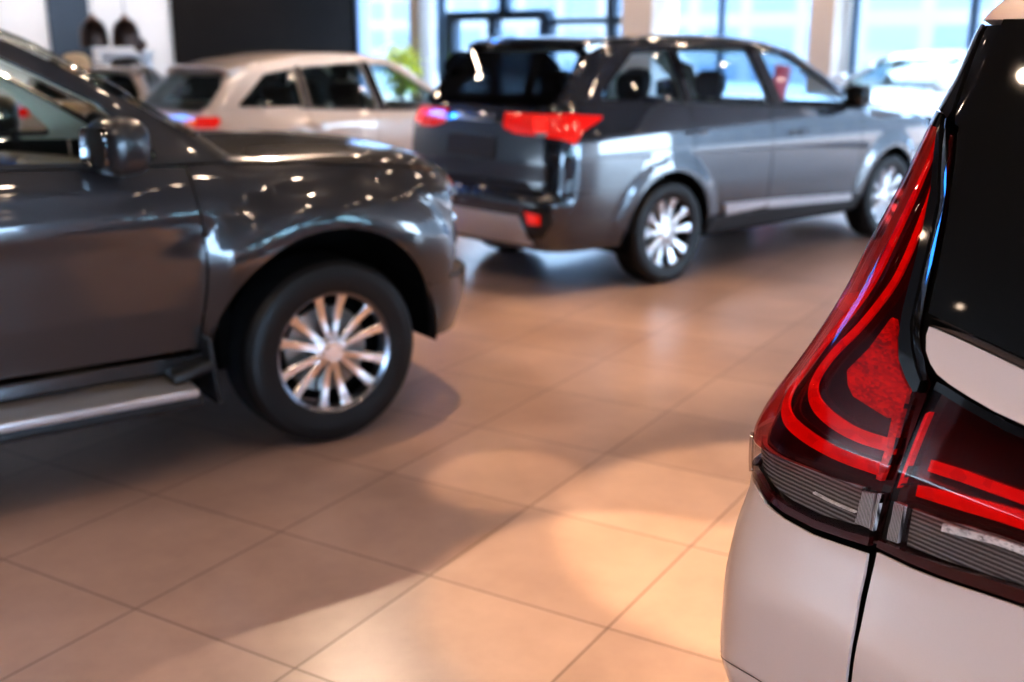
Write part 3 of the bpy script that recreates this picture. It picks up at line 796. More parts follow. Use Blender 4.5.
wagon = car(WAG, 'blue-grey SUV in the middle, seen from behind with red tail lamps and ten-spoke wheel', 'car', (1.535, 9.06, 0), 49., name='suv')

# ------------------------------------------------------------------ lighter cars behind
W2 = spec_wagon(sz=.63, hi=1.17, drop=.10, paint_m=M['paint_cream'], L=1.0, W=.875,
    rear_lamps=[('tail_lamp', [(.62, .91), (.98, .92), (1.02, .88), (.93, .82), (.62, .82)], M['red_lens'], .010),
                ('reversing_lamp', [(.46, .90), (.66, .90), (.66, .83), (.48, .83)], M['amber_lens'], .012)],
    nclear=1, steer=1)
car(W2, 'cream white crossover parked behind the dark SUV on the left, against the black wall panel', 'car', (-1.80, 12.6, 0), 45., name='crossover')
W3 = spec_wagon(sz=.62, hi=.85, paint_m=M['paint_cream'], L=.88, W=.85, nclear=3, glass=M['glass'], glass_back=M['glass'],
    rear_lamps=[('tail_lamp', [(.62, .86), (.92, .87), (.92, .76), (.62, .76)], M['red_lens'], .010)])
car(W3, 'low cream hatchback seen from behind, left of the crossover, under the pendant lamps', 'car', (-5.35, 15.0, 0), -12., name='hatchback')
W4 = spec_wagon(sz=.86, paint_m=M['paint_white'], L=.95, W=.87, nclear=3,
    front_lamps=[('headlamp', [(.50, .80), (.95, .86), (.98, .76), (.60, .70)], M['clear_lens'], .006)])
car(W4, 'bright white hatchback by the right-hand windows, its front turned to us beyond the middle SUV', 'car', (5.35, 14.6, 0), -125., name='hatchback')

# ------------------------------------------------------------------ the pearl minivan in the foreground, rear left corner
M['lens_red'] = glass('red_lamp_lens', (.84, .20, .18), .65, ior=1.45)
M['lens_clear'] = glass('clear_lamp_lens', (.80, .76, .75), .65, ior=1.45)
M['lamp_dark'] = pmat('lamp_dark_inside', (.014, .001, .0015), .25, coat=.6, noise=.5, nscale=25)
M['light_bar'] = pmat('red_light_bar', (.80, .006, .004), .22, coat=.8, noise=.4, nscale=32, bump=.1, emit=(1, .01, .004), es=.12)
M['band'] = pmat('dark_red_edge', (.045, .004, .005), .2, coat=.8, noise=.2)
def striped(name, a, b, scale, axis, rough=.2, metal=0.):
    m, n, bs = _nt(name); tc = n.nodes.new('ShaderNodeTexCoord'); w = n.nodes.new('ShaderNodeTexWave')
    w.bands_direction = axis; w.inputs['Scale'].default_value = scale; w.inputs['Distortion'].default_value = .6; w.inputs['Detail'].default_value = 2
    w.inputs['Detail Scale'].default_value = 3
    r = n.nodes.new('ShaderNodeMix'); r.data_type = 'RGBA'; r.inputs['A'].default_value = (*a, 1); r.inputs['B'].default_value = (*b, 1)
    n.links.new(tc.outputs['Object'], w.inputs['Vector']); n.links.new(w.outputs['Fac'], r.inputs['Factor']); n.links.new(r.outputs['Result'], bs.inputs['Base Color'])
    bp = n.nodes.new('ShaderNodeBump'); bp.inputs['Strength'].default_value = .5; bp.inputs['Distance'].default_value = .003
    n.links.new(w.outputs['Fac'], bp.inputs['Height']); n.links.new(bp.outputs['Normal'], bs.inputs['Normal'])
    bs.inputs['Roughness'].default_value = rough; bs.inputs['Metallic'].default_value = metal; bs.inputs['Coat Weight'].default_value = .5
    return m
M['ribs'] = striped('grey_lamp_ribs', (.09, .08, .08), (.36, .34, .33), 46, 'Z', .25, .2)
M['comb'] = striped('clear_lamp_comb', (.05, .05, .05), (.95, .92, .90), 120, 'Y', .15, .1)
def mottled(name, cols, scale, rough, bump, es=0.):
    m, n, b = _nt(name); tc = n.nodes.new('ShaderNodeTexCoord'); v = n.nodes.new('ShaderNodeTexVoronoi'); v.inputs['Scale'].default_value = scale
    nz = n.nodes.new('ShaderNodeTexNoise'); nz.inputs['Scale'].default_value = scale*.12; nz.inputs['Detail'].default_value = 3
    mp = n.nodes.new('ShaderNodeMapping'); mp.inputs['Scale'].default_value = (1, .7, 1.3)
    sep = n.nodes.new('ShaderNodeSeparateColor'); ad = n.nodes.new('ShaderNodeMath'); ad.operation = 'MULTIPLY_ADD'; ad.inputs[1].default_value = .45
    mm = n.nodes.new('ShaderNodeMapRange'); mm.inputs['From Min'].default_value = .3; mm.inputs['From Max'].default_value = .7; mm.inputs['To Min'].default_value = .0; mm.inputs['To Max'].default_value = .55
    rp = n.nodes.new('ShaderNodeValToRGB'); e = rp.color_ramp.elements
    e[0].color = (*cols[0], 1); e[1].color = (*cols[2], 1); q = e.new(.5); q.color = (*cols[1], 1)
    L = n.links.new; L(tc.outputs['Object'], mp.inputs[0]); L(mp.outputs[0], v.inputs['Vector']); L(mp.outputs[0], nz.inputs['Vector']); L(v.outputs['Color'], sep.inputs[0])
    L(nz.outputs['Fac'], mm.inputs['Value']); L(sep.outputs[0], ad.inputs[0]); L(mm.outputs[0], ad.inputs[2]); L(ad.outputs[0], rp.inputs[0])
    L(rp.outputs[0], b.inputs['Base Color']); L(rp.outputs[0], b.inputs['Emission Color']); b.inputs['Emission Strength'].default_value = es
    b.inputs['Roughness'].default_value = rough; b.inputs['Coat Weight'].default_value = .8
    bp = n.nodes.new('ShaderNodeBump'); bp.inputs['Strength'].default_value = bump; bp.inputs['Distance'].default_value = .002
    L(sep.outputs[1], bp.inputs['Height']); L(bp.outputs['Normal'], b.inputs['Normal']); return m
M['prism'] = mottled('red_prism', ((.10, .001, .001), (.62, .008, .005), (1.0, .045, .02)), 190, .15, .9, .06)  # bright facets and a faint glow put into an unlit reflector
M['light_bar'] = mottled('red_light_bar', ((.55, .003, .002), (.80, .007, .004), (1.0, .03, .012)), 55, .2, .15, .10)  # slight glow added so the unlit bars stay saturated red
M['led'] = mottled('lamp_chips', ((.10, .10, .10), (.75, .74, .73), (1., .98, .96)), 260, .15, .8, .1)  # faint glow added to brighten unlit white chips
M['back_glass'] = pmat('black_rear_glass', (.006, .0055, .005), .035, coat=1., spec=.6, noise=.4, nscale=240)
M['bronze_trim'] = pmat('bronze_window_trim', (.10, .062, .048), .3, .3, coat=.5, noise=.15)
M['seal'] = pmat('black_seal', (.008, .008, .008), .45, noise=.2)

VB = spec_mpv_body(); PV = M['paint_pearl']
VAN = dict(body=VB, paint=PV, wb=2.775, Rt=.335, ra=.39, zr=.40, sill=.12, yo=.875, tw=.205, rr=.22, wheel='ten', res=.05,
    belt=[(-2.3, 1.20), (-1.6, 1.16), (-.3, 1.08), (.8, 1.04), (1.2, 1.03)], hood=[(2.1, .88), (1.9, .93), (1.5, .99), (1.2, 1.03)],
    apil=[(1.2, 1.035), (.95, 1.2), (.5, 1.45), (.25, 1.58)], rail=[(.25, 1.58), (-.2, 1.63), (-.9, 1.65), (-1.6, 1.64), (-1.8, 1.635)],
    dpil=[(-1.8, 1.635), (-1.82, 1.5), (-1.86, 1.35), (-1.88, 1.20)], dx=-1.88, cuts=(.85, -.25, -1.15), bz=(.60, .60), xq=-1.9,
    yt=const(.5), zbelt_r=1.2, glass_top=1.5, glass_bot=1.2, bumper_low=(.26, .26), mirror=(.7, 1.12),
    windows=[[(.78, 1.06), (-.14, 1.10), (-.24, 1.56), (.1, 1.55)], [(-.28, 1.105), (-1.1, 1.14), (-1.12, 1.59), (-.36, 1.58)], [(-1.18, 1.15), (-1.75, 1.20), (-1.7, 1.54), (-1.2, 1.59)]],
    pillars=[[(-.15, 1.09), (-.27, 1.095), (-.35, 1.59), (-.25, 1.58)]], handles=[(0, .92), (-1.0, .96)], seats=(0, -.9), custom_rear=True)
van = car(VAN, 'pearl beige minivan in the right foreground, its rear left corner with tall red tail lamp', 'car', (MPV_POSE[0][0], MPV_POSE[0][1], 0), MPV_POSE[1], name='minivan')
E_ = VB.endm(True)
silU = Curve1([(.87, .845), (.90, .866), (.94, .882), (1.0, .852), (1.09, .79), (1.2, .735), (1.3, .713), (1.355, .694), (1.41, .68), (1.47, .671), (1.51, .668)])
def wrapU(z): return float(silU(z))+.13
GAPL = [(.562, .862), (.553, .951), (.545, 1.013), (.537, 1.062), (.532, 1.105)]
LENSR = [(.635, 1.486), (.618, 1.44), (.605, 1.396), (.598, 1.331), (.594, 1.272), (.592, 1.22), (.585, 1.176), (.574, 1.149), (.555, 1.126), (.536, 1.11)]
CLT = [(.851, .936), (.754, .938), (.704, .94), (.648, .943), (.595, .948), (.555, .951)]
LBOT = [(.824, .874), (.786, .859), (.737, .851), (.671, .850), (.609, .856), (.562, .862)]
CBOT = [(.826, .888), (.787, .873), (.736, .865), (.673, .864), (.608, .870), (.561, .877)]
STRL = [(.634, 1.508), (.612, 1.45), (.590, 1.384), (.584, 1.333), (.580, 1.282), (.576, 1.231), (.573, 1.201), (.562, 1.174), (.545, 1.146), (.530, 1.128)]
STRR = [(.618, 1.498), (.594, 1.442), (.578, 1.392), (.569, 1.335), (.563, 1.285), (.557, 1.234), (.552, 1.198), (.540, 1.172), (.525, 1.150), (.518, 1.132)]
GLL = [(.572, 1.646), (.577, 1.609), (.580, 1.56), (.584, 1.513), (.587, 1.49), (.583, 1.465), (.575, 1.435), (.557, 1.354), (.547, 1.28), (.542, 1.224)]
WR = [(wrapU(z), z) for z in np.linspace(1.50, .945, 16)]; WRC = [(wrapU(z), z) for z in np.linspace(.93, .885, 5)]
r8 = .011
def flank(A, B_, name, mat, parent, o0=-.002, o1=.0035, n=40, m=6):
    """bowed strip whose face is turned sideways: sunk along A, proud along B_"""
    A = spline(A, 8); B_ = spline(B_, 8); t = np.linspace(0, 1, n)
    rs = lambda P: np.stack([np.interp(t, np.linspace(0, 1, len(P)), P[:, k]) for k in (0, 1)], 1)
    A, B_ = rs(A), rs(B_); V = []; F = []
    for k in range(m):
        f = k/(m-1); Q = A*(1-f)+B_*f; S = E_(Q); V.append(S+VB.N(S)*(o0+(o1-o0)*(.75*f+.25*math.sin(f*PI/2))))
    V = np.array(V).reshape(-1, 3)
    for k in range(m-1):
        for i in range(n-1): F.append((k*n+i, k*n+i+1, (k+1)*n+i+1, (k+1)*n+i))
    return mkobj(name, V, F, mat, parent)
def mir(P, sg): return [(sg*a, b) for a, b in P]
for sg in (1, -1):
    # dark carcass behind every opening of the corner
    P = [(.50, .60), (1.25, .60), (1.20, 1.2), (1.0, 1.62), (.50, 1.62)]
    panel(VB, E_, mir(P, sg), 'corner_cavity', M['seal'], van, .03, lip=0, off=-.045)
    # body side behind the lamp
    P = [(-1.895, .61), (-1.895, 1.19), (-1.89, 1.48), (-1.80, 1.6), (-1.84, 1.6), (-1.90, 1.46), (-1.955, 1.2), (-2.0, 1.0), (-2.0, .88), (-1.95, .87), (-1.93, .61)]
    panel(VB, VB.side(sg), P, 'rear_corner_panel', PV, van, .03, lip=.02)
    # lamp: gloss black surround with the lens openings cut out, everything else sits in it
    lens_red = [(.648, 1.492)]+[(a, b) for a, b in WR]+[(a, b+.001) for a, b in CLT]+GAPL[1:]+LENSR[::-1]
    outer = [(.655, 1.512)]+[(wrapU(z)+.006, z) for z in np.linspace(1.505, .885, 18)]+LBOT+GAPL+STRL[::-1]
    lamp = panel(VB, E_, mir([(.640, 1.508), (.700, 1.508), (.690, 1.49)]+[(a+.001, b) for a, b in LENSR]+[(.531, 1.112)]+STRL[::-1][:-1], sg), 'tail_lamp', M['gloss'], van, r8, off=.001, lip=.02, label='tall red tail lamp')
    panel(VB, E_, mir(outer, sg), 'lamp_housing', M['lamp_dark'], lamp, r8, off=-.026, lip=.004)
    bars = [([(.657, 1.479), (.650, 1.444), (.652, 1.401), (.660, 1.339), (.676, 1.263), (.709, 1.199), (.763, 1.133), (.802, 1.078), (.809, 1.043), (.802, 1.02), (.778, 1.002), (.734, .989), (.690, .982), (.642, .979), (.573, .982)],
             [.008, .010, .012, .013, .015, .016, .016, .017, .020, .024, .025, .024, .022, .021, .021]),
            ([(.624, 1.45), (.616, 1.40), (.617, 1.352), (.624, 1.292), (.638, 1.244), (.674, 1.181), (.716, 1.129), (.738, 1.088), (.736, 1.061), (.714, 1.04), (.673, 1.026), (.622, 1.020), (.568, 1.022)],
             [.004, .008, .010, .011, .012, .013, .014, .017, .022, .025, .024, .022, .021])]
    for c, w in bars: panel(VB, E_, strip(mir(c, sg), w), 'light_bar', M['light_bar'], lamp, .008, off=-.012, lip=.005)
    tri = [(.617, 1.212), (.600, 1.178), (.590, 1.154), (.573, 1.125), (.556, 1.112), (.560, 1.081), (.578, 1.060), (.614, 1.067), (.653, 1.075), (.668, 1.089), (.677, 1.11), (.646, 1.152)]
    panel(VB, E_, mir(tri, sg), 'reflector', M['prism'], lamp, .010, off=-.014, lip=.01, fil=.006)
    panel(VB, E_, mir([(.571, 1.09), (.555, 1.10), (.556, 1.01), (.566, .965), (.576, .965), (.570, 1.01)], sg), 'reflector', M['prism'], lamp, .010, off=-.012, lip=.01)
    rl = panel(VB, E_, mir(lens_red, sg), 'red_lens', M['lens_red'], lamp, r8, lip=0)
    # clear part with grey ribs and a comb of fine uprights
    ribs = [(.90, .934), (.754, .934), (.704, .936), (.648, .939), (.60, .943), (.60, .88), (.673, .870), (.736, .871), (.787, .879), (.84, .893)]
    panel(VB, E_, mir(ribs, sg), 'rib_insert', M['ribs'], lamp, .010, off=-.016, lip=.008)
    panel(VB, E_, mir([(.595, .938), (.573, .942), (.573, .885), (.600, .884)], sg), 'comb_insert', M['comb'], lamp, .008, off=-.010, lip=.008)
    panel(VB, E_, mir([(.566, .945), (.559, .946), (.564, .884), (.571, .884)], sg), 'comb_insert', M['comb'], lamp, .008, off=-.010, lip=.008)
    panel(VB, E_, strip(mir([(.69, .902), (.65, .900), (.602, .901)], sg), .003), 'chrome_line', M['led'], lamp, .008, off=-.008, lip=.006)
    panel(VB, E_, mir([(wrapU(.93), .934)]+[(a, b-.001) for a, b in CLT]+CBOT[::-1]+WRC[::-1][:-1], sg), 'clear_lens', M['lens_clear'], lamp, r8, lip=0)
    panel(VB, E_, mir([(wrapU(.884), .884)]+[(a, b-.001) for a, b in CBOT]+LBOT[::-1]+[(wrapU(.874), .874)], sg), 'lens_lower_edge', M['band'], lamp, r8, lip=.012)
    panel(VB, E_, mir([(.876, .938), (.905, .940), (.886, .880), (.857, .878)], sg), 'lamp_edge_clip', M['lens_clear'], lamp, .010, off=.005, lip=.006, fil=.006)
    # strips beside the rear glass
    flank(mir(STRL, sg), mir(STRR, sg), 'window_flank_trim', M['gloss'], van)
    # pillar trim above the lamp
    pw = [(.662, 1.512), (.636, 1.508), (.622, 1.500), (.617, 1.513), (.622, 1.551), (.628, 1.596), (.626, 1.643)]
    panel(VB, E_, mir(pw+[(.80, 1.64), (.79, 1.52)], sg), 'pillar_trim', M['gloss'], van, .012, lip=.02)
    pw = [(.606, 1.496), (.591, 1.489), (.588, 1.513), (.584, 1.56), (.581, 1.609), (.576, 1.643), (.623, 1.643), (.625, 1.596), (.619, 1.551), (.614, 1.513)]
    panel(VB, E_, mir(pw, sg), 'pillar_trim', M['gloss'], van, .010, off=-.004, lip=.02)
    # lamp on the tailgate
    HT = [(.509, 1.100), (.503, 1.122), (.483, 1.117), (.445, 1.108), (.401, 1.100), (.354, 1.093), (.25, 1.085), (.16, 1.08)]
    HB = [(.16, .888), (.25, .884), (.305, .879), (.361, .874), (.43, .867), (.487, .865), (.546, .866)]
    HL = [(.537, .957), (.528, 1.01), (.518, 1.06)]
    tl = panel(VB, E_, mir(HT+HB+HL, sg), 'tailgate_lamp', M['lamp_dark'], van, .010, off=-.022, lip=.004, label='dark tailgate lamp with two red bars')
    panel(VB, E_, mir([(.487, 1.024), (.433, 1.026), (.385, 1.025), (.335, 1.025), (.2, 1.022), (.2, 1.004), (.331, 1.008), (.381, 1.008), (.433, 1.008), (.489, 1.006)], sg), 'light_bar', M['light_bar'], tl, .010, off=-.010, lip=.012)
    panel(VB, E_, mir([(.500, .981), (.44, .990), (.378, .996), (.329, .999), (.2, .999), (.2, .974), (.323, .975), (.372, .973), (.423, .969), (.500, .964)], sg), 'light_bar', M['light_bar'], tl, .010, off=-.010, lip=.012)
    panel(VB, E_, mir([(.5135, 1.085), (.507, 1.09), (.526, .975), (.533, .965)], sg), 'light_bar', M['light_bar'], tl, .010, off=-.008, lip=.012)
    panel(VB, E_, mir([(.505, .942), (.446, .945), (.376, .953), (.2, .958), (.2, .90), (.309, .898), (.434, .886), (.505, .882)], sg), 'rib_insert', M['ribs'], tl, .010, off=-.016, lip=.008)
    panel(VB, E_, mir([(.534, .943), (.516, .944), (.518, .882), (.538, .881)], sg), 'comb_insert', M['comb'], tl, .008, off=-.010, lip=.008)
    panel(VB, E_, mir([(.448, .940), (.413, .944), (.366, .950), (.22, .954), (.22, .944), (.366, .940), (.413, .933), (.448, .928)], sg), 'lamp_chips', M['led'], tl, .008, off=-.009, lip=.006)
    panel(VB, E_, mir(HT+[(.16, .965), (.32, .962), (.376, .957), (.446, .949), (.49, .947), (.538, .946)]+HL, sg), 'red_lens', M['lens_red'], tl, r8, lip=0)
    panel(VB, E_, mir([(.16, .963), (.32, .960), (.376, .955), (.446, .947), (.49, .945), (.538, .944), (.545, .879), (.487, .880), (.434, .884), (.364, .893), (.309, .898), (.16, .905)], sg), 'clear_lens', M['lens_clear'], tl, r8, lip=0)
    panel(VB, E_, mir([(.545, .878), (.487, .879), (.434, .883), (.364, .892), (.309, .897), (.16, .903)]+HB, sg), 'lens_lower_edge', M['band'], tl, r8, lip=.012)
    panel(VB, E_, strip(mir([(.503, 1.128), (.483, 1.124), (.445, 1.115), (.401, 1.107), (.354, 1.100), (.16, 1.088)], sg), .012), 'lamp_upper_lip', M['gloss'], tl, .010, off=.002, lip=.02)
def both(P): return P+[(-a, b) for a, b in P[::-1]]
panel(VB, E_, both([(.62, .62), (.62, 1.64)][::-1]), 'tailgate_inner', M['seal'], van, .05, lip=0, off=-.05)
panel(VB, E_, both(GLL+[(.494, 1.215), (.438, 1.205), (.385, 1.196), (.2, 1.185)]), 'rear_glass', M['back_glass'], van, .03, off=.008, lip=.02)
panel(VB, E_, both([(.545, 1.219), (.494, 1.212), (.438, 1.2025), (.385, 1.1935), (.2, 1.1825), (.2, 1.171), (.38, 1.183), (.434, 1.193), (.489, 1.202), (.543, 1.209)]), 'glass_lower_trim', M['bronze_trim'], van, .03, off=-.002, lip=.012)
TU = [(.540, 1.2065), (.541, 1.193), (.534, 1.171), (.522, 1.156), (.506, 1.144), (.485, 1.136), (.447, 1.126), (.405, 1.117), (.36, 1.111), (.2, 1.098)]
TT = [(.2, 1.168), (.38, 1.1805), (.434, 1.1905), (.489, 1.1995)]
panel(VB, E_, TU+[(-a, b) for a, b in TU[::-1]]+[(-a, b) for a, b in TT[::-1]]+TT, 'tailgate_upper', PV, van, .018, lip=.02)
panel(VB, E_, both([(.158, 1.085), (.158, .885)]), 'tailgate_garnish', M['gloss'], van, .03, off=-.004, lip=.012)
panel(VB, E_, both([(0.2, .877), (.303, .873), (.359, .868), (.429, .861), (.485, .858), (.543, .859), (.543, .823), (.542, .785), (.539, .739), (.537, .693), (.536, .64), (.534, .5), (.50, .46)]), 'tailgate', PV, van, .025, lip=.006)
panel(VB, E_, both([(.66, 1.650), (.67, 1.668), (.655, 1.684)][::-1]), 'roof_spoiler', PV, van, .03, lip=.02)
# bumper round the whole tail, notched for the tailgate
bt = [(.563, .850), (.609, .845), (.671, .839), (.737, .841), (.786, .849), (.824, .863), (.87, .872), (1.0, .880), (1.05, .86), (1.12, .61)]
ax, am_ = -1.3875, .35
px_, py_, rc_ = VB.piv(np.array(.45)); Us = lambda x: float(py_+rc_*PI/2+(x-px_))
arcb = [(Us(ax-.40*math.cos(R(a))), am_+.40*math.sin(R(a))) for a in (38, 20, 0, -10)]
half_ = [(.502, .452), (.536, .492), (.547, .64), (.548, .687), (.551, .734), (.556, .779), (.557, .818), (.560, .850)]+bt+arcb+[(arcb[-1][0], .27), (.4, .26)]
P = [(0, .452)]+half_+[(0, .255)]
P = P+[(-a, b) for a, b in half_[::-1]]
panel(VB, E_, P, 'rear_bumper', PV, van, .025, lip=.006)
for sg in (1, -1): panel(VB, E_, strip(mir([(.90, .524), (.869, .531), (.80, .549), (.742, .556), (.70, .558)], sg), [.0025, .0025, .002, .002, .001]), 'bumper_seam', M['seal'], van, .02, off=.0012, lip=0)
# ------------------------------------------------------------------ room
def floor_mat():
    m, n, b = _nt('floor_tiles'); L = n.links.new
    tc = n.nodes.new('ShaderNodeTexCoord'); mp = n.nodes.new('ShaderNodeMapping')
    mp.inputs['Rotation'].default_value = (0, 0, R(-(90-31.15))); 
    # tile corner known on the floor
    mp.vector_type = 'POINT'
    sh = n.nodes.new('ShaderNodeVectorMath'); sh.operation = 'ADD'; sh.inputs[1].default_value = (1.11, -2.95, 0)
    br = n.nodes.new('ShaderNodeTexBrick'); br.offset = 0.; br.squash = 1.
    br.inputs['Scale'].default_value = 1.; br.inputs['Brick Width'].default_value = .62; br.inputs['Row Height'].default_value = .62
    br.inputs['Mortar Size'].default_value = .0045; br.inputs['Mortar Smooth'].default_value = .6; br.inputs['Bias'].default_value = 0.
    br.inputs['Color1'].default_value = (.46, .325, .275, 1); br.inputs['Color2'].default_value = (.54, .39, .335, 1); br.inputs['Mortar'].default_value = (.20, .13, .10, 1)
    L(tc.outputs['Object'], sh.inputs[0]); L(sh.outputs[0], mp.inputs['Vector']); L(mp.outputs['Vector'], br.inputs['Vector'])
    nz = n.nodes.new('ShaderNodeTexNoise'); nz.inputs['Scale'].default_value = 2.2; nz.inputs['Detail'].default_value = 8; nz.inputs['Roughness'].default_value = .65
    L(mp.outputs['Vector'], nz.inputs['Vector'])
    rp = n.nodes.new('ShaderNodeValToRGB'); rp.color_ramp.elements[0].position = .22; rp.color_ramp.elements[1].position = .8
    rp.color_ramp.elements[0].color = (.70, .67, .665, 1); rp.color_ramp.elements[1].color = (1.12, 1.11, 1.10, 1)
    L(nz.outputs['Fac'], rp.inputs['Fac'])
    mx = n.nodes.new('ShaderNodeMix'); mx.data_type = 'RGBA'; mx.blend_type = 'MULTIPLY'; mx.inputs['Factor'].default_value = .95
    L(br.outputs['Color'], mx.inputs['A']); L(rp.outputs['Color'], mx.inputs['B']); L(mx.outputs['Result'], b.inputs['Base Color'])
    mr = n.nodes.new('ShaderNodeMapRange'); mr.inputs['To Min'].default_value = .25; mr.inputs['To Max'].default_value = .36
    L(nz.outputs['Fac'], mr.inputs['Value']); L(mr.outputs['Result'], b.inputs['Roughness'])
    bp = n.nodes.new('ShaderNodeBump'); bp.inputs['Strength'].default_value = .5; bp.inputs['Distance'].default_value = .002; bp.invert = True
    L(br.outputs['Fac'], bp.inputs['Height']); L(bp.outputs['Normal'], b.inputs['Normal'])
    return m
def st(o): o['kind'] = 'structure'; return o
AZW = 135.                                   # the glazed back wall runs this way from the corner
CO = Vector((-3.26, 23.8, 0)); DW = Vector((math.sin(R(AZW)), math.cos(R(AZW)), 0)); NW = Vector((math.sin(R(225)), math.cos(R(225)), 0))  # NW: into the room
ROTW = Matrix.Rotation(R(90-AZW), 3, 'Z')
def s_at(px, py=40):
    a = (px-512)/FPX; b = (341-py)/FPX; p = R(PITCH); d = Vector((a, math.cos(p)+b*math.sin(p), 0))
    # CO + s DW = t d
    det = d.x*(-DW.y)+DW.x*d.y
    t = (CO.x*(-DW.y)+DW.x*CO.y)/det
    P = d*t; return (P-CO).dot(DW)
def wpt(s, n_, z): return CO+DW*s+NW*n_+Vector((0, 0, z))
def wbox(name, s0, s1, z0, z1, n0, n1, mat, parent=None, bev=0.):
    bm = bmesh.new(); add_box(bm, wpt((s0+s1)/2, (n0+n1)/2, (z0+z1)/2), (s1-s0, n1-n0, z1-z0), ROTW, bev)
    return bmobj(name, bm, mat, parent, angle=35 if bev else None)
M['wall_white'] = pmat('white_wall', (.74, .70, .68), .7, noise=.04, nscale=6)
M['wall_dark'] = pmat('dark_wall', (.05, .045, .042), .7, noise=.1, nscale=4)
M['panel_black'] = pmat('black_wall_panel', (.012, .009, .008), .8, spec=.15, noise=.2, nscale=3)
M['navy'] = pmat('navy_board', (.028, .034, .048), .4, noise=.3, nscale=2)
M['frame_dark'] = pmat('dark_window_frame', (.03, .055, .085), .5, .2, noise=.1)
M['col_beige'] = pmat('beige_column', (.62, .50, .42), .6, noise=.06, nscale=5)
M['col_grey'] = pmat('grey_column', (.33, .29, .27), .6, noise=.06, nscale=5)
M['ceil'] = pmat('dark_ceiling', (.055, .048, .045), .8, noise=.1)
M['pane'] = glass('window_pane', (.90, .95, 1.0), .8, ior=1.45)
M['reflect_pane_blue'] = glass('blue_reflection_pane', (.25, .58, 1.0), .8, ior=1.45)
HC = 6.5; LH = 4.2
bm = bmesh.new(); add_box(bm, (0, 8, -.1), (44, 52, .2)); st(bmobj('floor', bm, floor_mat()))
LW = 20.; SW = 30.
wtop = wbox('wall_back', -.2, SW+.3, 3.55, HC, -.3, 0, M['wall_white']); st(wtop)
st(wbox('baseboard_back', 0, SW, 0, .16, -.2, .02, M['frame_dark']))
# side and front walls
def lwall(name, s, n0, n1, z0, z1, mat, th=.2):
    return st(wbox(name, s-th/2, s+th/2, z0, z1, n0, n1, mat))
lwall('wall_left', -.1, -.3, 13.4, 0, HC, M['wall_white']); lwall('wall_left', -.1, 13.4, 16, 0, 4.5, M['wall_white']); lwall('wall_left', -.1, 13.4, 16, 6.2, HC, M['wall_white']); lwall('wall_left', -.1, 16, 32, 0, HC, M['wall_white'])
lwall('wall_right', SW+.1, -.3, 4, 0, HC, M['wall_white']); lwall('wall_right', SW+.1, 4, 32, 3.5, HC, M['wall_white']); lwall('wall_right', SW+.1, 4, 32, 0, .3, M['wall_dark'])
st(wbox('wall_front', -.2, SW+.2, 0, HC, 32, 32.2, M['wall_dark']))
st(wbox('ceiling', -.3, SW+.3, HC, HC+.2, -.3, 32.2, M['ceil']))
# glazing of the right wall: panes between mullions
for i in range(7):
    n0, n1 = 4+i*4, 8+i*4
    w = wbox('window_%d' % (20+i), SW+.06, SW+.10, .3, 3.5, n0, n1, M['pane']); st(w)
    wbox('window_frame', SW+.0, SW+.16, .3, 3.5, n0-.06, n0+.06, M['frame_dark'], w); wbox('window_frame', SW+.0, SW+.16, 2.3, 2.4, n0, n1, M['frame_dark'], w)
for i in range(2):      # unseen blue clerestory added to the left wall to reflect in the van's trim
    n0 = 13.4+i*1.3; w = wbox('window_%d' % (30+i), -.12, -.08, 4.5, 6.2, n0, n0+1.3, M['reflect_pane_blue']); st(w)
    wbox('window_frame', -.18, -.02, 4.5, 6.2, n0-.06, n0+.06, M['frame_dark'], w)
# back wall: (px left, px right)
def win(i, p0, p1, mul=(), beams=(), z1=3.55):
    a, b = s_at(p0), s_at(p1)
    w = wbox('window_%d' % i, a, b, .16, z1, -.16, -.14, M['pane']); st(w)
    for m_, wd in mul:
        c = s_at(m_); wbox('mullion', c-wd/2, c+wd/2, .16, z1, -.2, -.06, M['frame_dark'], w)
    for z, t in beams: wbox('transom', a, b, z-t/2, z+t/2, -.2, -.07, M['frame_dark'], w)
    return w
M['frame_blue'] = pmat('pale_blue_frame', (.30, .40, .62), .5, noise=.05)
st(wbox('trim_1', s_at(353), s_at(361), 0, 3.55, -.25, .05, M['frame_blue']))
win(1, 361, 414, beams=((2.9, .06),))
st(wbox('column', s_at(413.5), s_at(423.5), 0, HC, -.3, .1, M['col_grey']))
win(2, 424, 445, mul=((437, .12),), beams=((3., .06),))
win(4, 545, 634, mul=((607, .16),), beams=((1.92, .10), (2.7, .08)))
st(wbox('column', s_at(633), s_at(663), 0, HC, -.35, .3, M['col_beige']))
win(5, 663, 818, mul=((716, .04),), beams=((2.32, .08),))
st(wbox('column', s_at(818), s_at(842), 0, HC, -.35, .25, M['col_beige']))
win(6, 842, 1020, mul=((849, .06), (968, .07)), beams=((2.28, .08),))
win(7, 1020, 1330, mul=((1100, .1), (1200, .1)), beams=((2.28, .10),))
# the glass entrance
a, b = s_at(445), s_at(546)
d = wbox('door_1', a+.1, b-.1,   .02, 1.96, -.15, -.13, M['pane']); st(d)
for c, wd in ((448, .22), (490, .18), (543, .24)): wbox('door_frame', s_at(c)-wd/2, s_at(c)+wd/2, 0, 1.96, -.22, -.02, M['frame_dark'], d)
wbox('door_frame', a, b, 1.96, 2.12, -.22, -.02, M['frame_dark'], d)
w = wbox('window_3', a, b, 2.12, 3.55, -.16, -.14, M['pane'], None); st(w); wbox('mullion', s_at(500)-.1, s_at(500)+.1, 2.12, 3.55, -.2, -.06, M['frame_dark'], w)
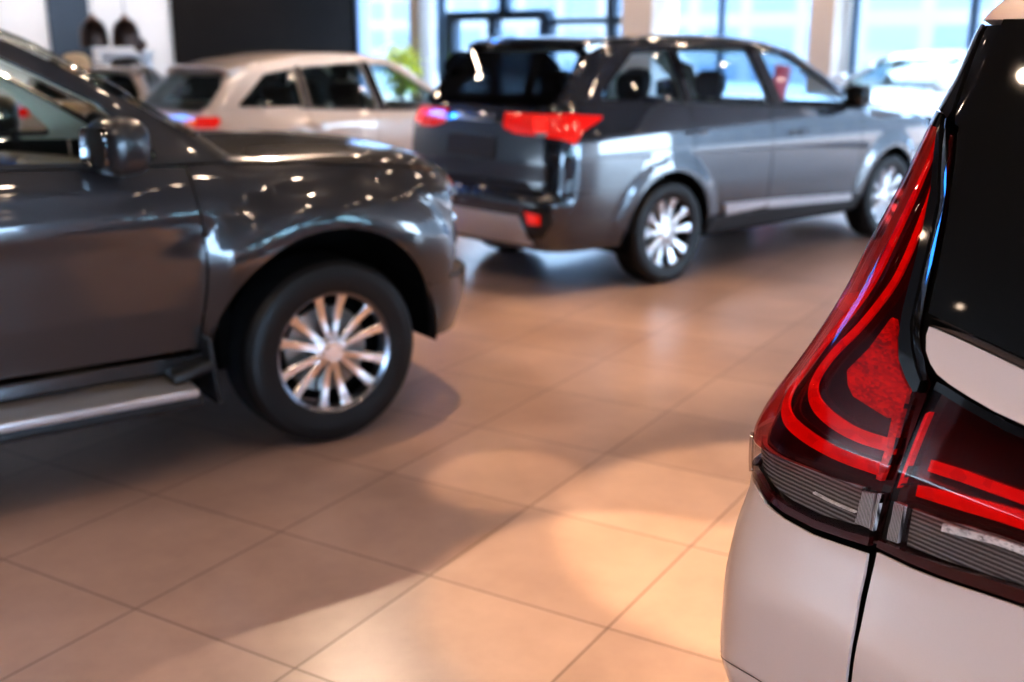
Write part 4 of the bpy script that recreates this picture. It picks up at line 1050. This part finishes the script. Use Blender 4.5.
# left wall: black cladding and a navy board
def n_at(px, py=30):
    a = (px-512)/FPX; b = (341-py)/FPX; p = R(PITCH); q = Vector((a, math.cos(p)+b*math.sin(p), 0))
    det = q.x*(-NW.y)+NW.x*q.y
    t = (CO.x*(-NW.y)+NW.x*CO.y)/det
    return (q*t-CO).dot(NW)
def lbox(name, p0, p1, z0, z1, d0, d1, mat): return wbox(name, d0, d1, z0, z1, n_at(p1), n_at(p0), mat)
tag(lbox('wall_panel', 172, 353.5, 0, HC-.02, .005, .12, M['panel_black']), 'tall matt black cladding panel on the left wall behind the cream crossover', 'wall panel')
tag(lbox('notice_board', 49, 89, .5, HC-.1, .005, .06, M['navy']), 'tall dark navy board on the white wall at the upper left', 'board')

# ------------------------------------------------------------------ small things at the back
def at(px, py, d):
    """point d metres ahead along a picture ray"""
    a = (px-512)/FPX; b = (341-py)/FPX; p = R(PITCH)
    v = Vector((a, math.cos(p)+b*math.sin(p), -math.sin(p)+b*math.cos(p))); return Vector((0, 0, CAM_H))+v*(d/v.y)
M['lamp_metal'] = pmat('bronze_lamp_metal', (.06, .03, .02), .35, .6, noise=.3)
M['lamp_top'] = pmat('copper_lamp_top', (.32, .13, .07), .35, .7, noise=.2)
M['cable'] = pmat('cable', (.25, .24, .24), .6, noise=.1)
for i, (px, lb) in enumerate(((95, 'bronze dome pendant lamp in front of the navy board'), (127, 'bronze dome pendant lamp against the white wall'))):
    P = at(px, 47, 17.5); e = tag(empty('pendant_lamp', P), lb, 'lamp', 'pendant lamps at the back left')
    prof = [(.195, 0), (.205, .01), (.207, .12), (.196, .23), (.165, .32), (.11, .385), (.11, .375), (.155, .315), (.186, .225), (.197, .12)]
    lathe('lamp_shade', prof, M['lamp_metal'], e, seg=40)
    lathe('lamp_crown', [(.118, .378), (.08, .41), (.04, .43), (.03, .48), (0, .485)], M['lamp_top'], e, seg=32)
    blob('bulb', (0, 0, .16), (.06, .06, .08), M['cable'], e, 2.)
    tube('cord', [(0, 0, .5), (0, 0, HC-P.z)], .008, M['cable'], e, 8)
# white counter with a tan table lamp and a dark round vase on it
P0, P1 = at(100, 50, 16.6), at(168, 50, 16.2)
M['counter'] = pmat('white_counter', (.82, .80, .80), .4, noise=.03)
cn = empty('reception_counter', (-6.45, 19.2, 0), 0); tag(cn, 'white reception counter under the two pendant lamps', 'counter')
box('counter_front', (0, 0, .69), (.74, .35, 1.38), M['counter'], cn, .01); box('counter_top', (0, 0, 1.405), (.80, .5, .05), M['counter'], cn, .012); box('plinth', (0, 0, .05), (.68, .3, .1), M['frame_dark'], cn)
M['tan'] = pmat('tan_lamp_shade', (.70, .50, .30), .7, noise=.1)
dv = at(142, 57, 19.2); dv.z = 1.43; dv.x -= .02
e = tag(empty('vase', dv), 'small dark round vase on the white counter', 'vase'); lathe('bowl', [(0, 0), (.05, 0), (.10, .05), (.115, .11), (.09, .17), (.05, .20), (.045, .21), (.04, .205), (.07, .16), (.09, .11), (.08, .06), (0, .02)], M['lamp_metal'], e, seg=32)
tl = at(76, 66, 12.3); e = tag(empty('chair', (tl.x, tl.y, 0)), 'tan padded high stool back behind the dark SUV windscreen', 'chair')
blob('backrest', (0, 0, 1.36), (.16, .05, .12), M['tan'], e, 2.6)
bm = bmesh.new(); add_box(bm, (0, -.2, .92), (.46, .44, .09), None, .04); bmobj('seat', bm, M['tan'], e, angle=60)
tube('pole', [(0, -.18, .9), (0, -.18, .04)], .03, M['chrome'], e, 12); lathe('base', [(0, .0), (.24, .0), (.24, .015), (.05, .04), (0, .04)], M['chrome'], e, seg=32, loc=(0, -.18, 0))
for s in (-1, 1): tube('back_strut', [(s*.12, -.02, .92), (s*.08, .0, 1.28)], .014, M['chrome'], e, 8)
# shrub by the entrance
M['leaf'] = pmat('yellow_green_leaf', (.75, .80, .06), .5, noise=.35, nscale=12, emit=(.5, .6, .05), es=.0)
M['stem'] = pmat('brown_stem', (.12, .08, .05), .8, noise=.2)
M['pot'] = pmat('grey_planter', (.15, .15, .16), .6, noise=.15)
def shrub(base, h, wdt, label, seed):
    rnd = random.Random(seed); e = tag(empty('potted_shrub', base), label, 'plant')
    lathe('planter', [(0, .02), (.20, .02), (.26, .45), (.28, .45), (.28, .50), (.24, .50), (.22, .44), (0, .42)], M['pot'], e, seg=32)
    V = []; F = []
    tips = []
    for k in range(9):
        a = rnd.random()*2*PI; r = rnd.random()*wdt*.8; tip = Vector((r*math.cos(a), r*math.sin(a), h*(.72+.28*rnd.random()))); tips.append(tip)
        tube('stem', [(0, 0, .42), (tip.x*.3, tip.y*.3, .42+(tip.z-.42)*.5), tip], .012, M['stem'], e, 6, radii=[.02, .013, .005])
    for tip in tips:
        for j in range(95):
            t = .25+.75*rnd.random(); c = Vector((tip.x*t, tip.y*t, .45+(tip.z-.45)*t))+Vector((rnd.gauss(0, .11), rnd.gauss(0, .11), rnd.gauss(0, .09)))
            u = Vector((rnd.gauss(0, 1), rnd.gauss(0, 1), rnd.gauss(.2, .6))).normalized(); v = u.cross(Vector((rnd.gauss(0, 1), rnd.gauss(0, 1), rnd.gauss(0, 1)))).normalized()
            l = .07+.05*rnd.random(); w_ = l*.36; n0 = len(V)
            V += [c, c+u*l*.5+v*w_, c+u*l, c+u*l*.5-v*w_]; F.append((n0, n0+1, n0+2, n0+3))
    o = mkobj('foliage', V, F, M['leaf'], e, smooth=False); return e
pb = wpt(s_at(430), .75, 0); shrub(pb, 1.55, .34, 'yellow-green leafy shrub in a grey planter by the glass entrance', 3)

# ------------------------------------------------------------------ street outside
M['street'] = pmat('pale_paving', (.20, .205, .22), .8, noise=.1, nscale=2)
st(wbox('ground_outside', -40, 70, -.25, -.12, -60, -.3, M['street']))
def facade_mat(name, wall, win_, sx, sz):
    m, n, b = _nt(name); tc = n.nodes.new('ShaderNodeTexCoord'); br = n.nodes.new('ShaderNodeTexBrick'); mp = n.nodes.new('ShaderNodeMapping')
    mp.inputs['Rotation'].default_value = (R(90), 0, 0); br.offset = 0
    br.inputs['Scale'].default_value = 1; br.inputs['Brick Width'].default_value = sx; br.inputs['Row Height'].default_value = sz; br.inputs['Mortar Size'].default_value = .28; br.inputs['Mortar Smooth'].default_value = .05
    br.inputs['Color1'].default_value = (*win_, 1); br.inputs['Color2'].default_value = (*[c*1.6 for c in win_], 1); br.inputs['Mortar'].default_value = (*wall, 1)
    n.links.new(tc.outputs['Object'], mp.inputs['Vector']); n.links.new(mp.outputs['Vector'], br.inputs['Vector']); n.links.new(br.outputs['Color'], b.inputs['Base Color'])
    b.inputs['Roughness'].default_value = .6; return m
def building(s0, s1, n, h, mat, label):
    o = wbox('outside_building', s0, s1, -.2, h, -n-8, -n, mat); c = sum((v.co for v in o.data.vertices), Vector())/8
    for v in o.data.vertices: v.co = ROTW.inverted() @ (v.co-c)
    o.location = c; o.rotation_euler = (0, 0, R(90-AZW)); tag(o, label, 'building'); return o
building(-45, 3.5, 26, 11, facade_mat('pale_facade', (.085, .095, .105), (.036, .055, .085), 2.6, 1.5), 'pale building outside the windows left of the entrance')
building(4.5, 23, 30, 15, facade_mat('blue_white_facade', (.08, .09, .105), (.022, .044, .08), 1.8, 1.3), 'white building with blue window bands outside behind the middle SUV')
building(24, 50, 24, 15, facade_mat('grid_facade', (.076, .086, .10), (.014, .025, .044), 1.5, 1.25), 'white building with a dark window grid outside at the upper right')

# ------------------------------------------------------------------ light
w = bpy.data.worlds.new('sky'); sc.world = w; w.use_nodes = True; n = w.node_tree; bg = n.nodes['Background']
bg.inputs[0].default_value = (.58, .78, 1.0, 1); bg.inputs[1].default_value = 10.
sun = bpy.data.lights.new('sun', 'SUN'); so = bpy.data.objects.new('sun', sun); COL.objects.link(so)
sun.energy = 5.0; sun.angle = R(1); sun.color = (1, .96, .9)
so.rotation_euler = Vector((.45, .75, -.62)).to_track_quat('-Z', 'Y').to_euler()
def spot(p, tgt, e, ang, blend, col=(1, .70, .42), r=.05):
    l = bpy.data.lights.new('ceiling_or_fill_spot', 'SPOT'); o = bpy.data.objects.new('ceiling_or_fill_spot', l); COL.objects.link(o)
    l.energy = e; l.spot_size = R(ang); l.spot_blend = blend; l.color = col; l.shadow_soft_size = r
    o.location = p; o.rotation_euler = (Vector(tgt)-Vector(p)).to_track_quat('-Z', 'Y').to_euler(); return o
WARM = (1, .75, .56); POOL = (1, .66, .36)
rl = random.Random(5)
for i in range(13):
    for j in range(13):
        s = 5.5+1.7*i; nn = 1.4+1.9*j
        p = wpt(s+(.0 if j % 2 else .85), nn, LH)
        if Vector((p.x, p.y)).length > 15 or p.y < -3.5: continue
        spot(p, (p.x, p.y, 0), 14, 150, .9, WARM, .05)
for x, y, e, ang, bl in ((.38, 3.0, 270, 18.5, .22), (1.05, 3.45, 340, 25.5, .2), (-.02, 3.95, 170, 9, .3), (.95, 2.0, 150, 26, .35), (-.2, 5.6, 150, 46, .6), (1.2, 6.3, 150, 44, .6), 
                         (-3.6, 5.6, 120, 46, .6), (3.6, 7.2, 130, 46, .6), (-2.5, 8.6, 140, 50, .6), (.4, 10.6, 160, 50, .6), (2.6, 1.2, 110, 46, .6)):
    spot((x+.15, y-.1, LH), (x, y, 0), e, ang, bl, POOL, .05)
for n_ in (3, 5.5, 8, 10.5, 13):  # wash spots added to brighten the white left wall
    p = wpt(1.7, n_, LH); spot(p, wpt(0, n_, 1.3), 150, 80, .8, (1, .90, .82), .06)
for px in (648, 830, 418):  # extra spots added to light up the columns
    p = wpt(s_at(px)-.4, 2.2, LH); spot(p, wpt(s_at(px), .2, 1.9), 140, 50, .8, (1, .80, .62), .06)
spot((-2.0, 10.5, LH), (-1.4, 12.3, .8), 150, 70, .8, (1, .85, .74), .06)  # fill spot added to brighten the cream crossover
M['stand_red'] = pmat('red_display_board', (.65, .012, .02), .4, noise=.1)
e = tag(empty('display_stand', (3.02, 13.0, 0), R(20)), 'slim red display stand seen through the front side window of the middle SUV', 'stand')
bm = bmesh.new(); add_box(bm, (0, 0, .78), (.20, .03, 1.12), Matrix.Rotation(R(8), 3, 'Y'), .01); bmobj('board', bm, M['stand_red'], e, angle=40)
box('foot', (0, 0, .02), (.36, .28, .04), M['frame_dark'], e, .01); tube('post', [(0, .03, .03), (0, .03, .6)], .02, M['frame_dark'], e, 10)
spot((-.4, -.6, LH), (.95, 1.55, .75), 85, 26, .6, (1, .80, .66), .06)  # unseen fill spot added to brighten the van's tail
for p, t, e, a in (((-4.6, 7.0, LH), (-1.4, 2.9, 0), 260, 40), ((-1.3, 8.4, LH), (-1.3, 2.9, 0), 200, 34), ((-3.0, 1.0, LH), (-.6, 3.2, 0), 60, 40)):  # spots added to shape light and SUV shadows on the left floor
    spot(p, t, e, a, .5, (1, .74, .54), .025)
